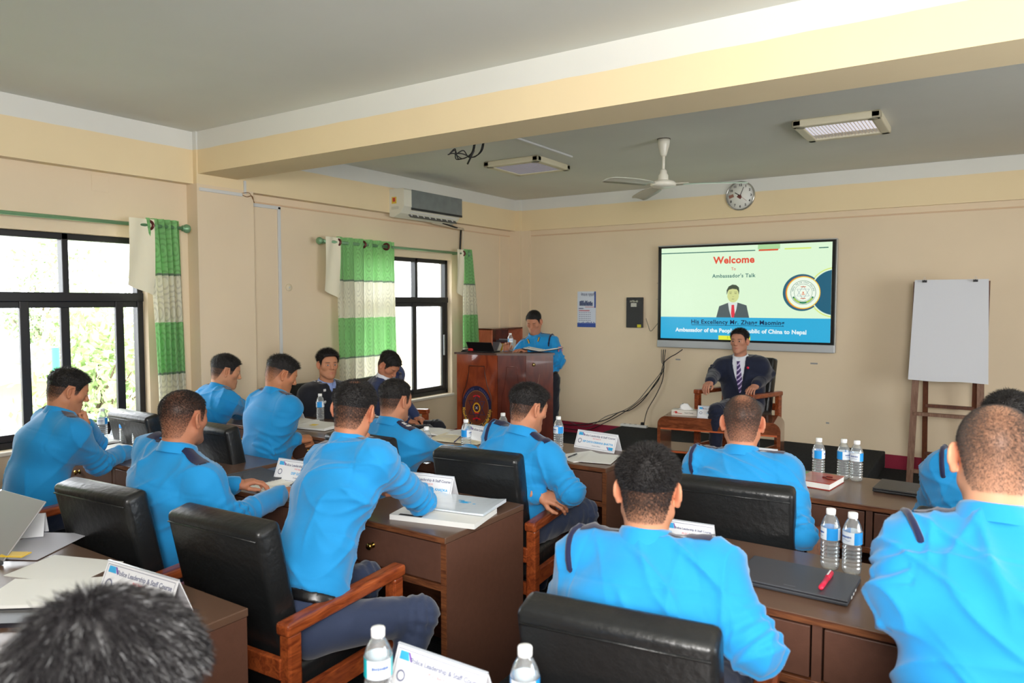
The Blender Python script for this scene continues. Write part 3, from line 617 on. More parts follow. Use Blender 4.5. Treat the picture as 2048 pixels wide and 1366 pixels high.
desk('brown desk with scattered papers in front of the two officers by the pier', -5.14, -3.56, 3.42)
desk('brown two-drawer desk in front of the lectern side, with open notebooks and two name cards', -3.33, -1.79, 3.66, True, .52)
desk('brown desk by the near window with three water bottles at its far end', -5.05, -3.46, 2.20)
desk('brown two-drawer desk in the middle, white magazines on its right end', -3.38, -1.79, 2.22)
desk('brown desk nearest the stage, holding red notebook and closed black laptop', -1.24, .34, 3.66, False)
desk('brown desk with a closed grey laptop, red pen and two water bottles', -1.20, .38, 2.26, False)
desk('brown desk at the bottom left corner with open laptop and loose papers', -3.46, -1.88, .79)
desk('brown desk closest to the camera, under two bottles and a name card', -1.22, .36, .83)

# ------------------------------------------------------------------ armchairs
M_LEATHER = mat('black_leather', (26,27,28), .33, spec=.55, bump=.25, bscale=38, var=.15, vscale=8)
M_CWOOD = wood_mat('orange_brown_wood', (168,84,42), (112,48,24), .3, (16, 3, 16))
def make_chair(label, cat='chair'):
    t = thing('armchair', label, cat)
    R3 = Matrix.Rotation(math.radians(12), 3, 'X')
    m = MB(); m.box((0, -.243, .70), (.475, .10, .56), R3, .022); b = part(m, 'backrest', M_LEATHER, t)
    m = MB(); m.tube([(-.225,-.345,.93),(.225,-.345,.93)], .003, 6); part(m, 'piping', M_LEATHER, b)
    m = MB(); m.box((0, .02, .42), (.50, .50, .13), Matrix.Rotation(math.radians(2), 3, 'X'), .035); part(m, 'seat', M_LEATHER, t)
    for s in (-1, 1):
        x = s*.285
        m = MB(); m.box((x, .0, .645), (.062, .60, .045), Matrix.Rotation(math.radians(1.5), 3, 'X'), .012); part(m, 'armrest', M_CWOOD, t)
        m = MB(); m.box((x, .262, .315), (.05, .055, .63), None, .008); part(m, 'leg', M_CWOOD, t)
        m = MB(); m.box((x, -.262, .31), (.05, .055, .62), None, .008); part(m, 'leg', M_CWOOD, t)
        m = MB(); m.box((x, 0, .375), (.028, .48, .075), None, .004); part(m, 'side_rail', M_CWOOD, t)
        m = MB(); m.box((x, 0, .12), (.025, .48, .04), None, .004); part(m, 'stretcher', M_CWOOD, t)
    m = MB(); m.box((0, -.285, .50), (.54, .022, .07), None, .004); part(m, 'back_rail', M_CWOOD, t)
    m = MB(); m.box((0, -.262, .33), (.54, .025, .06), None, .004); part(m, 'back_rail', M_CWOOD, t)
    m = MB(); m.box((0, .255, .35), (.52, .025, .06), None, .004); part(m, 'front_rail', M_CWOOD, t)
    return t
CH = [
 ('black leather armchair in the middle foreground, its orange wooden right arm fully seen', -2.185, 1.78, 3),
 ('black leather armchair at the left foreground behind the officer with cropped thinning hair', -2.94, 1.75, 5),
 ('black leather armchair of the writing officer by the near window, mostly behind the left chair', -4.22, 1.72, 0),
 ('black leather armchair nearest the bottom centre, wide back towards the camera', -.75, 1.80, 8),
 ('black leather armchair in the lower right corner under the largest officer', .03, 1.76, 3),
 ('black leather armchair under the officer before the lectern, wooden right arm seen', -2.10, 3.11, 6),
 ('black leather armchair mostly hidden behind the officer resting his chin on his hand', -2.85, 3.10, 0),
 ('black leather armchair behind the balding officer facing the coffee table', -.88, 3.19, 5),
 ('black leather armchair between the two officers at the right edge', .01, 3.19, 4),
 ('black leather armchair under the officer opening a drawer, near the pier', -3.86, 2.86, 0),
 ('black leather armchair by the curtain of the near window, back row corner', -4.68, 2.86, 0),
]
chair0 = None
for i, (lab, x, y, rz) in enumerate(CH):
    c = make_chair(lab) if i == 0 else dup(chair0)
    if i == 0: chair0 = c
    c.location = (x, y, 0); c.rotation_euler = (0, 0, math.radians(rz)); c['label'] = lab; c['group'] = 'leather armchairs at the desks'
c = dup(chair0); c.location = (-4.80, 4.27, 0); c.rotation_euler = (0, 0, math.radians(-90)); c['label'] = 'black leather armchair against the left wall under the guest in black uniform'; c['group'] = 'leather armchairs at the desks'
c = dup(chair0); c.location = (-4.68, 4.94, 0); c.rotation_euler = (0, 0, math.radians(-76)); c['label'] = 'black leather armchair against the left wall under the guest in navy suit reading'; c['group'] = 'leather armchairs at the desks'
c = dup(chair0); c.location = (-2.05, 7.08, .17); c.rotation_euler = (0, 0, math.radians(180-12)); c['label'] = 'wooden armchair with black back standing on the stage under the suited speaker'; c['group'] = None
del c['group']

# ------------------------------------------------------------------ lectern
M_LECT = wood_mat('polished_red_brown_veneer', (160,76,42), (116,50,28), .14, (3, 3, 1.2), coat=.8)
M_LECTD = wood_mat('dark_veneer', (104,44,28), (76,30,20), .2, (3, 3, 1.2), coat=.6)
P = [atZ(911,704,1.2), atZ(994,707,1.2), atZ(1052,707,1.2), atZ(1108,706,1.2)]
P = [Vector((p.x, p.y)) for p in P]
base = Vector((sum(p.x for p in P)/4, sum(p.y for p in P)/4+.2))
lect = thing('lectern', 'polished reddish wooden lectern with painted round emblem in the front corner', 'lectern', (base.x, base.y, 0))
Q = [p-base for p in P]; back = [Vector((Q[3].x-.10, Q[3].y+.05)), Vector((Q[0].x+.22, Q[0].y+.40))]
poly = Q+back
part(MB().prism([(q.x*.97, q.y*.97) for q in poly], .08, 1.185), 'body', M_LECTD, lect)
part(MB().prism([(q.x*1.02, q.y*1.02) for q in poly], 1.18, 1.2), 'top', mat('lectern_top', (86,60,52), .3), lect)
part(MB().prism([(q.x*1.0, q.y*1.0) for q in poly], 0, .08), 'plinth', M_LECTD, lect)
def face_frame(a, b):
    x = Vector((b.x-a.x, b.y-a.y, 0)); w_ = x.length; x.normalize(); n = Vector((x.y, -x.x, 0)); o = Vector(((a.x+b.x)/2, (a.y+b.y)/2, 0))
    return o, x, n, w_
o, x, n, w_ = face_frame(Q[0]*.97, Q[1]*.97)
M3 = Matrix(((x.x, 0, n.x), (x.y, 0, n.y), (0, 1, 0)))
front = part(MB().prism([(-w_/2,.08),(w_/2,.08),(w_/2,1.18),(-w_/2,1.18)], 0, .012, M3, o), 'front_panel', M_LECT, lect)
def crease(m, o, M3, w_, r=.004, z=.013, k=1):
    pts = [(-.36*w_, .0+.10), (-.36*w_, .74), (-.345*w_,.79),(-.26*w_, .88), (-.20*w_, 1.0), (-.19*w_,1.07), (.19*w_,1.07), (.20*w_,1.0), (.26*w_,.88), (.345*w_,.79), (.36*w_,.74), (.36*w_,.10)]
    m.tube([o+M3@Vector((px_, pz, z)) for px_, pz in pts], r, 6)
m = MB(); crease(m, o, M3, w_); part(m, 'raised_moulding', mat('dark_groove', (60,28,20), .35), front)
E0 = o+M3@Vector((0, .66, .0125)); er = .36*w_*1.02
def edisc(r1, r2, lift, c, name='emblem', a0=0, a1=2*PI):
    m = MB(); vs = []; fs = []; N = 48
    for k in range(N+1):
        a = a0+(a1-a0)*k/N
        for r in (r1, r2): vs.append(E0+M3@Vector((r*er*math.cos(a), r*er*math.sin(a)*1.3, lift)))
    for k in range(N): i = 2*k; fs.append((i, i+2, i+3, i+1))
    m.add(vs, fs); return part(m, name, mat('emb'+str(random.random()), c, .25, coat=.4), front)
edisc(1, .80, .0008, (44,44,72)); edisc(.80, .77, .001, (150,110,70)); edisc(.80, 0, .0006, (112,58,44)); edisc(.24, .17, .003, (226,170,50)); edisc(.17, 0, .003, (60,40,60))
m = MB()
for s in (1, -1):
    T_ = [E0+M3@Vector((.62*er*math.sin(k*2*PI/3), s*.80*er*math.cos(k*2*PI/3), .0025)) for k in range(3)]
    for k in range(3): m.tube([T_[k], T_[(k+1)%3]], .0025, 4)
part(m, 'emblem_star', mat('star_blue', (48,52,92), .3), front)
m = MB()
for dz, wd in ((.68,.40), (-.66,.44), (-.34,.22)):
    for k in range(7):
        u = (k/6-.5)*wd; m.box(E0+M3@Vector((u*er, (dz+.05*math.cos(u*9))*er, .003)), (wd*er/6, .002, .085*er), Matrix.Rotation(math.atan2(x.y, x.x), 3, 'Z'))
part(m, 'emblem_ribbon', mat('ribbon_red', (214,36,44), .3), front)
m = MB()
for s in (-1, 1): m.box(E0+M3@Vector((0,0,.0045)), (.20*er,.002,.03*er), Matrix.Rotation(math.atan2(x.y, x.x), 3, 'Z')@Matrix.Rotation(s*.8, 3, 'Y'))
part(m, 'emblem_cross', mat('cross_white', (220,220,220), .3), front)
m = MB()
for k in range(16): a = k*PI/8; m.box(E0+M3@Vector((.235*er*math.cos(a), .26*er*math.sin(a), .004)), (.05*er,.002,.05*er), Matrix.Rotation(math.atan2(x.y, x.x), 3, 'Z'))
part(m, 'emblem_wreath', mat('wreath_gold', (232,176,46), .3), front)
ts = []; s_ = 'Knowledge Integrity Leadership'
for k, ch in enumerate(s_):
    if ch == ' ': continue
    a = PI*1.03+k*(PI*.94/(len(s_)-1)); c_, s2 = math.cos(a), math.sin(a)
    pt = E0+M3@Vector((.89*er*c_, .89*1.3*er*s2, .002)); tx = (M3@Vector((-s2, c_, 0))); ty = -(M3@Vector((c_, s2, 0)))
    ts.append(text_mesh('lettering', ch, .046, MT(pt, tx, ty), mat('gold_letter', (214,164,60), .4), bold=.0015) if k else text_mesh('lettering', ch, .046, MT(pt, tx, ty), mat('gold_letter', (214,164,60), .4), bold=.0015))
join_meshes(ts, 'emblem_lettering', front)
m = MB()
for s in (-1,1):
    for k in range(7): a = PI/2+s*(.25+k*.13); m.box(E0+M3@Vector((.88*er*math.cos(a), .88*1.3*er*math.sin(a), .0015)), (.012,.002,.02), Matrix.Rotation(math.atan2(x.y, x.x), 3, 'Z'))
part(m, 'emblem_script', mat('script_blue', (70,70,110), .3), front)
for i in (1, 2):
    o2, x2, n2, w2 = face_frame(Q[i]*.97, Q[i+1]*.97); M32 = Matrix(((x2.x, 0, n2.x), (x2.y, 0, n2.y), (0, 1, 0)))
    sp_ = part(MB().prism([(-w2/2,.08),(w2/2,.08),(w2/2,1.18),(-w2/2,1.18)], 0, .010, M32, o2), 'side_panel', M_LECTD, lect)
    if i == 1: m = MB(); crease(m, o2, M32, w2, .003, .011); part(m, 'raised_moulding', M_LECTD, sp_)
    else:
        m = MB(); m.tube([o2+M32@Vector(p) for p in [(0,1.0,.012),(-.02,.9,.012),(-.05,.80,.012)]], .002, 5); part(m, 'scratch', mat('scratch', (170,130,110), .5), sp_)
        m = MB(); m.lathe([(.016,0),(.018,.004),(.012,.012),(.001,.014)], o2+M32@Vector((-.06,1.09,.01)), 16, M32); part(m, 'lock', mat('lock_brass', (170,150,100), .3, metal=.8), sp_)
# ------------------------------------------------------------------ bookcase behind the lectern
y0_ = 7.42; bx_ = atY(983, 650, y0_).x; bw, bd, bh = .36, (bx_+5.46)/2, 1.36
bk = thing('bookcase', 'low reddish wooden bookcase against the left wall behind the lectern', 'bookcase', (-5.46+bd, y0_+bw, 0), PI/2)
part(MB().bx(-bw, bw, -bd, bd, bh-.02, bh, .003), 'top', M_LECTD, bk)
for s in (-1, 1): part(MB().bx(s*(bw-.012)-.012, s*(bw-.012)+.012, -bd, bd, 0, bh-.02), 'side', wood_mat('bookcase_side%d' % s, (206,120,88), (186,100,70), .3, (3,3,2)), bk)  # window light put into the paler, pinker colour of the sides
part(MB().bx(-bw, bw, bd-.02, bd, 0, bh-.02), 'back_panel', M_LECTD, bk)
for z in (.08, .5, .92): part(MB().bx(-bw+.024, bw-.024, -bd+.01, bd-.02, z-.01, z+.01), 'shelf', M_LECTD, bk)
for k, (lab, dx, hgt, th, ang, c) in enumerate([('grey box file leaning on the bookcase shelf, leftmost', -.24, .27, .06, -35, (120,118,122)), ('yellow folder leaning on the bookcase shelf', -.14, .27, .02, -35, (214,170,60)), ('maroon covered book leaning on the bookcase shelf', -.10, .28, .03, -35, (110,40,50)), ('dark grey box file on the bookcase shelf behind the small bottle', .0, .28, .05, -30, (84,82,86)), ('pale grey box file on the bookcase shelf behind the standing officer', .12, .27, .08, -12, (150,148,150))]):
    t = thing('file' if 'box' in lab else 'book', lab, 'file' if 'box' in lab else 'book', (-5.46+bd*1.15, y0_+bw+dx, .93), PI/2)
    Rr = Matrix.Rotation(math.radians(-ang), 3, 'Y'); zz = hgt/2*math.cos(math.radians(ang))+th/2*abs(math.sin(math.radians(ang)))
    m = MB(); m.box((0, 0, zz), (th, .22, hgt), Rr, .003); part(m, 'cover', mat('file%d' % k, c, .5), t)
    m = MB(); m.box(Vector((0, -.005, zz)), (th*.8, .222, hgt*.96), Rr); part(m, 'pages', mat('pages%d' % k, (200,196,186), .7), t)

# ------------------------------------------------------------------ coffee table on the stage
ct_c = (-2.12, 6.78); ct_rot = math.radians(9)
ct = thing('coffee_table', 'reddish brown coffee table with rounded ends and lower shelf on the stage', 'table', (ct_c[0], ct_c[1], .17), ct_rot)
L2, D2, H2 = .55, .24, .45
outer = []; th = .035
for k in range(7): a = PI-k*(PI/2)/6; outer.append((-L2+.08+.08*math.cos(a), H2-.08+.08*math.sin(a)))
for k in range(7): a = PI/2-k*(PI/2)/6; outer.append((L2-.08+.08*math.cos(a), H2-.08+.08*math.sin(a)))
inner = []
for k in range(7): a = PI-k*(PI/2)/6; inner.append((-L2+.08+.05*math.cos(a), H2-.08+.045*math.sin(a)))
for k in range(7): a = PI/2-k*(PI/2)/6; inner.append((L2-.08+.05*math.cos(a), H2-.08+.045*math.sin(a)))
M_CT = wood_mat('coffee_table_wood', (140,76,46), (100,52,30), .25, (3, 12, 12), coat=.5)
m = MB(); op = [(-L2, .0)]+outer+[(L2, 0)]; ip = [(-L2+.03, 0)]+inner+[(L2-.03, 0)]; n_ = len(op); vs = []
for y in (-D2, D2): vs += [(x_, y, z_) for x_, z_ in op]+[(x_, y, z_) for x_, z_ in ip]
fs = []; K = 2*n_
for i in range(n_-1):
    fs += [(i, i+1, n_+i+1, n_+i), (K+i, K+n_+i, K+n_+i+1, K+i+1), (i, K+i, K+i+1, i+1), (n_+i, n_+i+1, K+n_+i+1, K+n_+i)]
fs += [(0, n_, K+n_, K), (n_-1, K+n_-1, K+2*n_-1, 2*n_-1)]
m.add(vs, fs); part(m, 'top_and_sides', M_CT, ct)
part(MB().bx(-L2+.03, L2-.03, -D2+.02, D2-.02, .10, .125, .004), 'shelf', M_CT, ct)
part(MB().bx(-L2+.03, L2-.03, -D2+.008, -D2+.028, H2-.12, H2-.036), 'apron', M_CT, ct)
part(MB().bx(-L2+.03, L2-.03, -D2-.004, -D2+.008, .11, .125).bx(-L2+.03, L2-.03, -D2-.003, -D2+.008, H2-.125, H2-.112), 'edging', mat('orange_edge', (196,96,52), .4), ct)
# ------------------------------------------------------------------ flip chart easel
ez = thing('easel', 'wooden flip chart easel with blank white paper right of the stage', 'easel', (-.33, 7.62, 0), math.radians(0))
M_EZ = wood_mat('easel_wood_pale', (142,110,92), (116,84,68), .7, (20, 20, 2), coat=0); M_EZ2 = wood_mat('easel_wood_dark', (110,62,36), (84,44,26), .5, (20, 20, 2), coat=0)
def bar(a, b, w1, w2, m_, nm):
    a, b = Vector(a), Vector(b); d = b-a; z = d.normalized(); y = Vector((0,1,0)); y = (y-z*y.dot(z)).normalized(); x = y.cross(z)
    R3 = Matrix((x, y, z)).transposed(); part(MB().box((a+b)/2, (w1, w2, d.length), R3, .002), nm, m_, ez)
bar((-.275,-.02,0), (-.235,.12,1.86), .055, .03, M_EZ, 'leg'); bar((.275,-.02,0), (.235,.12,1.86), .055, .03, M_EZ, 'leg')
bar((-.19,.50,0), (-.19,.16,1.80), .045, .025, M_EZ2, 'leg'); bar((.21,.50,0), (.21,.16,1.80), .045, .025, M_EZ2, 'leg')
bar((-.26,.03,.66), (.26,.03,.66), .03, .055, M_EZ, 'crossbar'); bar((-.265,-.01,.13), (.265,-.01,.13), .03, .045, M_EZ, 'crossbar')
bar((-.19,.37,.70), (.21,.37,.70), .03, .05, M_EZ2, 'crossbar'); bar((-.19,.46,.22), (.21,.46,.22), .03, .05, M_EZ2, 'crossbar')
ang = math.radians(-4.5); Rz = Matrix.Rotation(ang, 3, 'X')
m = MB(); m.box((0, .085, 1.435), (.60, .012, .90), Rz); part(m, 'board', M_EZ2, ez)
vs = []; fs = []; nx, nz = 10, 16
for j in range(nz+1):
    for i in range(nx+1):
        u, v = i/nx-.5, j/nz; wv = .01*math.sin(v*4)+.012*(1-v)**3*math.sin(u*6)
        vs.append(Vector((u*(.575+.05*(1-v)), .074, 1.435))+Rz@Vector((0, -.02*(1-v)**2-.006+wv*.4, (v-.5)*.93+.004*math.sin(u*9)*(1-v))))
for j in range(nz):
    for i in range(nx): a = j*(nx+1)+i; fs.append((a, a+1, a+nx+2, a+nx+1))
k = len(vs); vs2 = [v+Vector((0,-.008,0)) for v in vs]; m = MB(); m.add(vs, fs, True); m.add(vs2, fs, True)
part(m, 'paper_pad', mat('flip_paper', (214,216,222), .7), ez)
for sx_ in (-.205, .19):
    m = MB(); m.box(Vector((sx_, .045, 1.885)), (.036, .03, .02), Rz, .003); cl = part(m, 'binder_clip', M_BLKR, ez)
    m = MB(); m.tube([(sx_-.01,.03,1.89),(sx_-.006,.03,1.915),(sx_,.03,1.925),(sx_+.006,.03,1.915),(sx_+.01,.03,1.89)], .0015, 5); part(m, 'clip_handle', M_TRUNK, cl)
# ------------------------------------------------------------------ organic shapes: distance fields turned into meshes
from mathutils.bvhtree import BVHTree
A = lambda *v: np.array(v, dtype=np.float64)
def nrm(v): v = np.asarray(v, float); return v/(np.linalg.norm(v)+1e-12)
class Field:
    def __init__(s, lo, hi, h):
        s.h = h; s.lo = np.asarray(lo, float); s.n = np.ceil((np.asarray(hi, float)-s.lo)/h).astype(int)+1
        s.F = np.full(tuple(s.n), .5, np.float32)
    def _sub(s, lo, hi):
        a = np.clip(np.floor((np.asarray(lo)-s.lo)/s.h).astype(int), 0, s.n); b = np.clip(np.ceil((np.asarray(hi)-s.lo)/s.h).astype(int)+1, 0, s.n)
        if np.any(b <= a): return None, None
        ax = [s.lo[i]+s.h*np.arange(a[i], b[i]) for i in range(3)]
        P = np.stack(np.meshgrid(*ax, indexing='ij'), -1).astype(np.float32)
        return (slice(a[0], b[0]), slice(a[1], b[1]), slice(a[2], b[2])), P
    def add(s, d, lo, hi, k=.02, op='u'):
        m = k+.03; sl, P = s._sub(np.asarray(lo)-m, np.asarray(hi)+m)
        if sl is None: return s
        v = d(P); f = s.F[sl]
        if op == 'u':
            h_ = np.clip(.5+.5*(f-v)/k, 0, 1); s.F[sl] = f*(1-h_)+v*h_-k*h_*(1-h_)
        else:
            v = -v; h_ = np.clip(.5-.5*(f-v)/k, 0, 1); s.F[sl] = f*(1-h_)+v*h_+k*h_*(1-h_)
        return s
    def cone(s, a, b, ra, rb, k=.02, side=None, sc=1., op='u'):
        a = np.asarray(a, np.float32); b = np.asarray(b, np.float32); ab = b-a; L = float(ab@ab)+1e-9; r = max(ra, rb)*max(1, sc)
        sd = None if side is None else np.asarray(nrm(side), np.float32)
        def d(P):
            q = P-a; t = np.clip((q@ab)/L, 0, 1)[..., None]; q = q-t*ab
            if sd is not None: c = (q@sd)[..., None]; q = q-sd*c*(1-1/sc)
            return np.sqrt((q*q).sum(-1))-(ra+(rb-ra)*t[..., 0])
        return s.add(d, np.minimum(a, b)-r, np.maximum(a, b)+r, k, op)
    def ell(s, c, r, k=.02, R=None, op='u'):
        c = np.asarray(c, np.float32); r = np.asarray(r, np.float32); m = float(max(r))
        Rm = None if R is None else np.asarray(R, np.float32)
        def d(P):
            q = P-c
            if Rm is not None: q = q@Rm
            k0 = np.sqrt(((q/r)**2).sum(-1)); k1 = np.sqrt(((q/(r*r))**2).sum(-1))
            return k0*(k0-1)/np.maximum(k1, 1e-6)
        return s.add(d, c-m, c+m, k, op)
    def clip(s, fn):
        sl, P = s._sub(s.lo, s.lo+s.h*s.n); s.F = np.maximum(s.F, fn(P)[:s.n[0], :s.n[1], :s.n[2]]).astype(np.float32); return s
    def mesh(s):
        F = s.F; F = F.copy(); F[0] = F[-1] = .5; F[:, 0] = F[:, -1] = .5; F[:, :, 0] = F[:, :, -1] = .5
        S = F < 0
        c = [S[i:S.shape[0]-1+i, j:S.shape[1]-1+j, k:S.shape[2]-1+k] for i in (0,1) for j in (0,1) for k in (0,1)]
        al = c[0].copy(); an = c[0].copy()
        for q in c[1:]: al &= q; an |= q
        idx = np.argwhere(an & ~al); n = len(idx); acc = np.zeros((n, 3)); cnt = np.zeros(n)
        for ax in range(3):
            o = [a for a in range(3) if a != ax]
            for u in (0, 1):
                for v in (0, 1):
                    ca = np.zeros(3, int); ca[o[0]] = u; ca[o[1]] = v; cb = ca.copy(); cb[ax] = 1
                    ia = idx+ca; ib = idx+cb; va = F[ia[:,0], ia[:,1], ia[:,2]]; vb = F[ib[:,0], ib[:,1], ib[:,2]]
                    m = (va < 0) != (vb < 0); t = np.where(m, va/np.where(va-vb == 0, 1, va-vb), 0)
                    p = np.tile(ca.astype(float), (n, 1)); p[:, ax] += t; acc += p*m[:, None]; cnt += m
        V = s.lo+s.h*(idx+acc/np.maximum(cnt, 1)[:, None])
        vid = np.full(tuple(np.array(F.shape)-1), -1, int); vid[idx[:,0], idx[:,1], idx[:,2]] = np.arange(n)
        Q = []
        for ax in range(3):
            o = [(ax+1) % 3, (ax+2) % 3]
            sa = [slice(None)]*3; sb = [slice(None)]*3; sa[ax] = slice(0, -1); sb[ax] = slice(1, None)
            ch = S[tuple(sa)] != S[tuple(sb)]; e = np.argwhere(ch)
            e = e[(e[:, o[0]] > 0) & (e[:, o[1]] > 0) & (e[:, o[0]] < F.shape[o[0]]-1) & (e[:, o[1]] < F.shape[o[1]]-1)]
            if not len(e): continue
            def g(du, dv): q = e.copy(); q[:, o[0]] += du; q[:, o[1]] += dv; return vid[q[:,0], q[:,1], q[:,2]]
            q = np.stack([g(-1,-1), g(0,-1), g(0,0), g(-1,0)], 1); ins = S[e[:,0], e[:,1], e[:,2]]
            q[~ins] = q[~ins][:, ::-1]; Q.append(q)
        Q = np.concatenate(Q) if Q else np.zeros((0,4), int); Q = Q[(Q >= 0).all(1)]
        return V, Q
def vnormals(V, Q):
    n = np.cross(V[Q[:,2]]-V[Q[:,0]], V[Q[:,3]]-V[Q[:,1]]); N = np.zeros_like(V)
    for i in range(4): np.add.at(N, Q[:, i], n)
    return N/(np.linalg.norm(N, axis=1)[:, None]+1e-12)
def smooth_mesh(V, Q, it=2, lam=.5):
    E = np.concatenate([Q[:, [0,1]], Q[:, [1,2]], Q[:, [2,3]], Q[:, [3,0]]]); E = np.concatenate([E, E[:, ::-1]])
    for _ in range(it):
        S_ = np.zeros_like(V); np.add.at(S_, E[:,0], V[E[:,1]]); c = np.bincount(E[:,0], minlength=len(V))[:, None]
        V = V+lam*(S_/np.maximum(c, 1)-V)
    return V
def np_obj(name, V, Q, mats, parent=None, col=None, matidx=None, smooth=True, tris=None):
    me = bpy.data.meshes.new(name); nf = len(Q); k = Q.shape[1]
    me.vertices.add(len(V)); me.vertices.foreach_set('co', np.asarray(V, np.float32).ravel())
    me.loops.add(nf*k); me.loops.foreach_set('vertex_index', Q.ravel().astype(np.int32))
    me.polygons.add(nf); me.polygons.foreach_set('loop_start', np.arange(0, nf*k, k, dtype=np.int32)); 
    me.polygons.foreach_set('use_smooth', np.full(nf, smooth))
    for m in (mats if isinstance(mats, (list, tuple)) else [mats]): me.materials.append(m)
    if matidx is not None: me.polygons.foreach_set('material_index', np.asarray(matidx, np.int32))
    me.update(calc_edges=True)
    if col is not None:
        a = me.attributes.new('col', 'FLOAT_COLOR', 'POINT'); c = np.ones((len(V), 4), np.float32); c[:, :3] = col; a.data.foreach_set('color', c.ravel())
    o = bpy.data.objects.new(name, me); COL.objects.link(o)
    if parent: o.parent = parent
    return o
def rotm(yaw=0, pitch=0, roll=0):
    """columns: right, forward, up of a head looking along +Y; degrees. pitch>0 looks down, yaw>0 turns left, roll>0 leans to its right"""
    return np.array(Matrix.Rotation(math.radians(yaw), 3, 'Z')@Matrix.Rotation(-math.radians(pitch), 3, 'X')@Matrix.Rotation(math.radians(roll), 3, 'Y'))
def sstep(a, b, x): t = np.clip((x-a)/(b-a), 0, 1); return t*t*(3-2*t)
def srgb(c): return np.array(s2l(c))

# ---- head -------------------------------------------------------------------------------------------------
def head_mesh(neck, h=.0036, face=1, jaw=1.0, eyes='open', fat=1.0):
    F = Field((-.115, -.135, -.30), (.115, .135, .135), h)
    F.ell((0,-.012,.028), (.0745*fat,.093,.086), .02); F.ell((0,.03,.028), (.061*fat,.056,.060), .03); F.ell((0,.026,-.035), (.058*fat,.058,.078), .03)
    for s in (-1, 1):
        F.ell((s*.042,.050,-.018), (.024,.026,.022), .025)
        F.cone((s*.050*fat,.0,-.058), (s*.018,.070,-.098*jaw), .021, .017, .03)
    F.cone((0,.074,-.100*jaw), (0,.078,-.100*jaw), .017, .017, .025); F.ell((0,.066,-.062), (.030,.026,.028), .02)
    F.cone((-.034,.080,.021), (.034,.080,.021), .009, .009, .018)
    if face:
        for s in (-1, 1): F.ell((s*.031,.101,.001), (.017,.013,.012), .010, op='s')
        F.cone((0,.086,.014), (0,.103,-.020), .0075, .0105, .012); F.ell((0,.108,-.029), (.0115,.011,.010), .008)
        for s in (-1, 1): F.ell((s*.0125,.098,-.034), (.0085,.009,.007), .006)
        for s in (-1, 1): F.ell((s*.031,.0775,.000), (.0155,.0130,.0125), .006)
        if eyes == 'open':
            for s in (-1, 1): F.ell((s*.031,.096,.0005), (.0130,.0120,.0052), .003, op='s')
        for s in (-1, 1):
            F.cone((s*.021,.0845,-.0655), (s*.004,.0925,-.0615), .0038, .0055, .005); F.cone((s*.019,.0845,-.0690), (0,.0915,-.0725), .0038, .0065, .005)
        F.cone((-.022,.0965,-.0668), (.022,.0965,-.0668), .0032, .0032, .003, op='s')
    else:
        F.cone((0,.086,.014), (0,.106,-.026), .008, .012, .012)
    F.cone((0,-.024,-.035), neck, .051*fat, .054*fat, .035); F.cone((0,-.040,-.03), np.asarray(neck)+A(0,-.010,0), .044, .050, .03)
    for s in (-1, 1):
        R = np.array(Matrix.Rotation(s*math.radians(30), 3, 'Z')@Matrix.Rotation(math.radians(10), 3, 'X'))
        F.ell((s*.0815*fat,-.012,-.006), (.0060,.0165,.029), .006, R=R)
        F.ell((s*.0805*fat,-.004,-.032), (.008,.010,.012), .006)
        pts = [A(s*(.079+.010*max(0, math.sin(t*.9)))*fat, -.008-.0165*math.sin(t)*1.0+.004, -.004+.026*math.cos(t)) for t in np.linspace(-.5, 2.6, 8)]
        for a, b in zip(pts[:-1], pts[1:]): F.cone(a, b, .0038, .0038, .004)
        F.ell((s*.0905*fat,-.008,-.004), (.0062,.010,.018), .004, R=R, op='s')
    return F.mesh()
def hair_mask(p, front=.070, recede=.0, nape=-.078, wide=1.):
    x, y, z = p[:, 0], p[:, 1], p[:, 2]; ax = np.abs(x)
    zl = np.interp(y, [-.12,-.062,-.048,-.034,-.022,.012,.022,.034,.050,.066,.1], [nape, nape, -.055, -.01, .028, .030, -.018, -.014, .040, front-.012, front])
    zl = zl+recede*sstep(.02,.05,ax)*(y > .03)*(z > .02)
    m = sstep(-.005, .006, z-zl)
    ear = (ax > .0785*1.0) & (y > -.045) & (y < .02) & (z < .035) & (z > -.05)
    m[ear] = 0
    m *= (z > -.09)
    return m
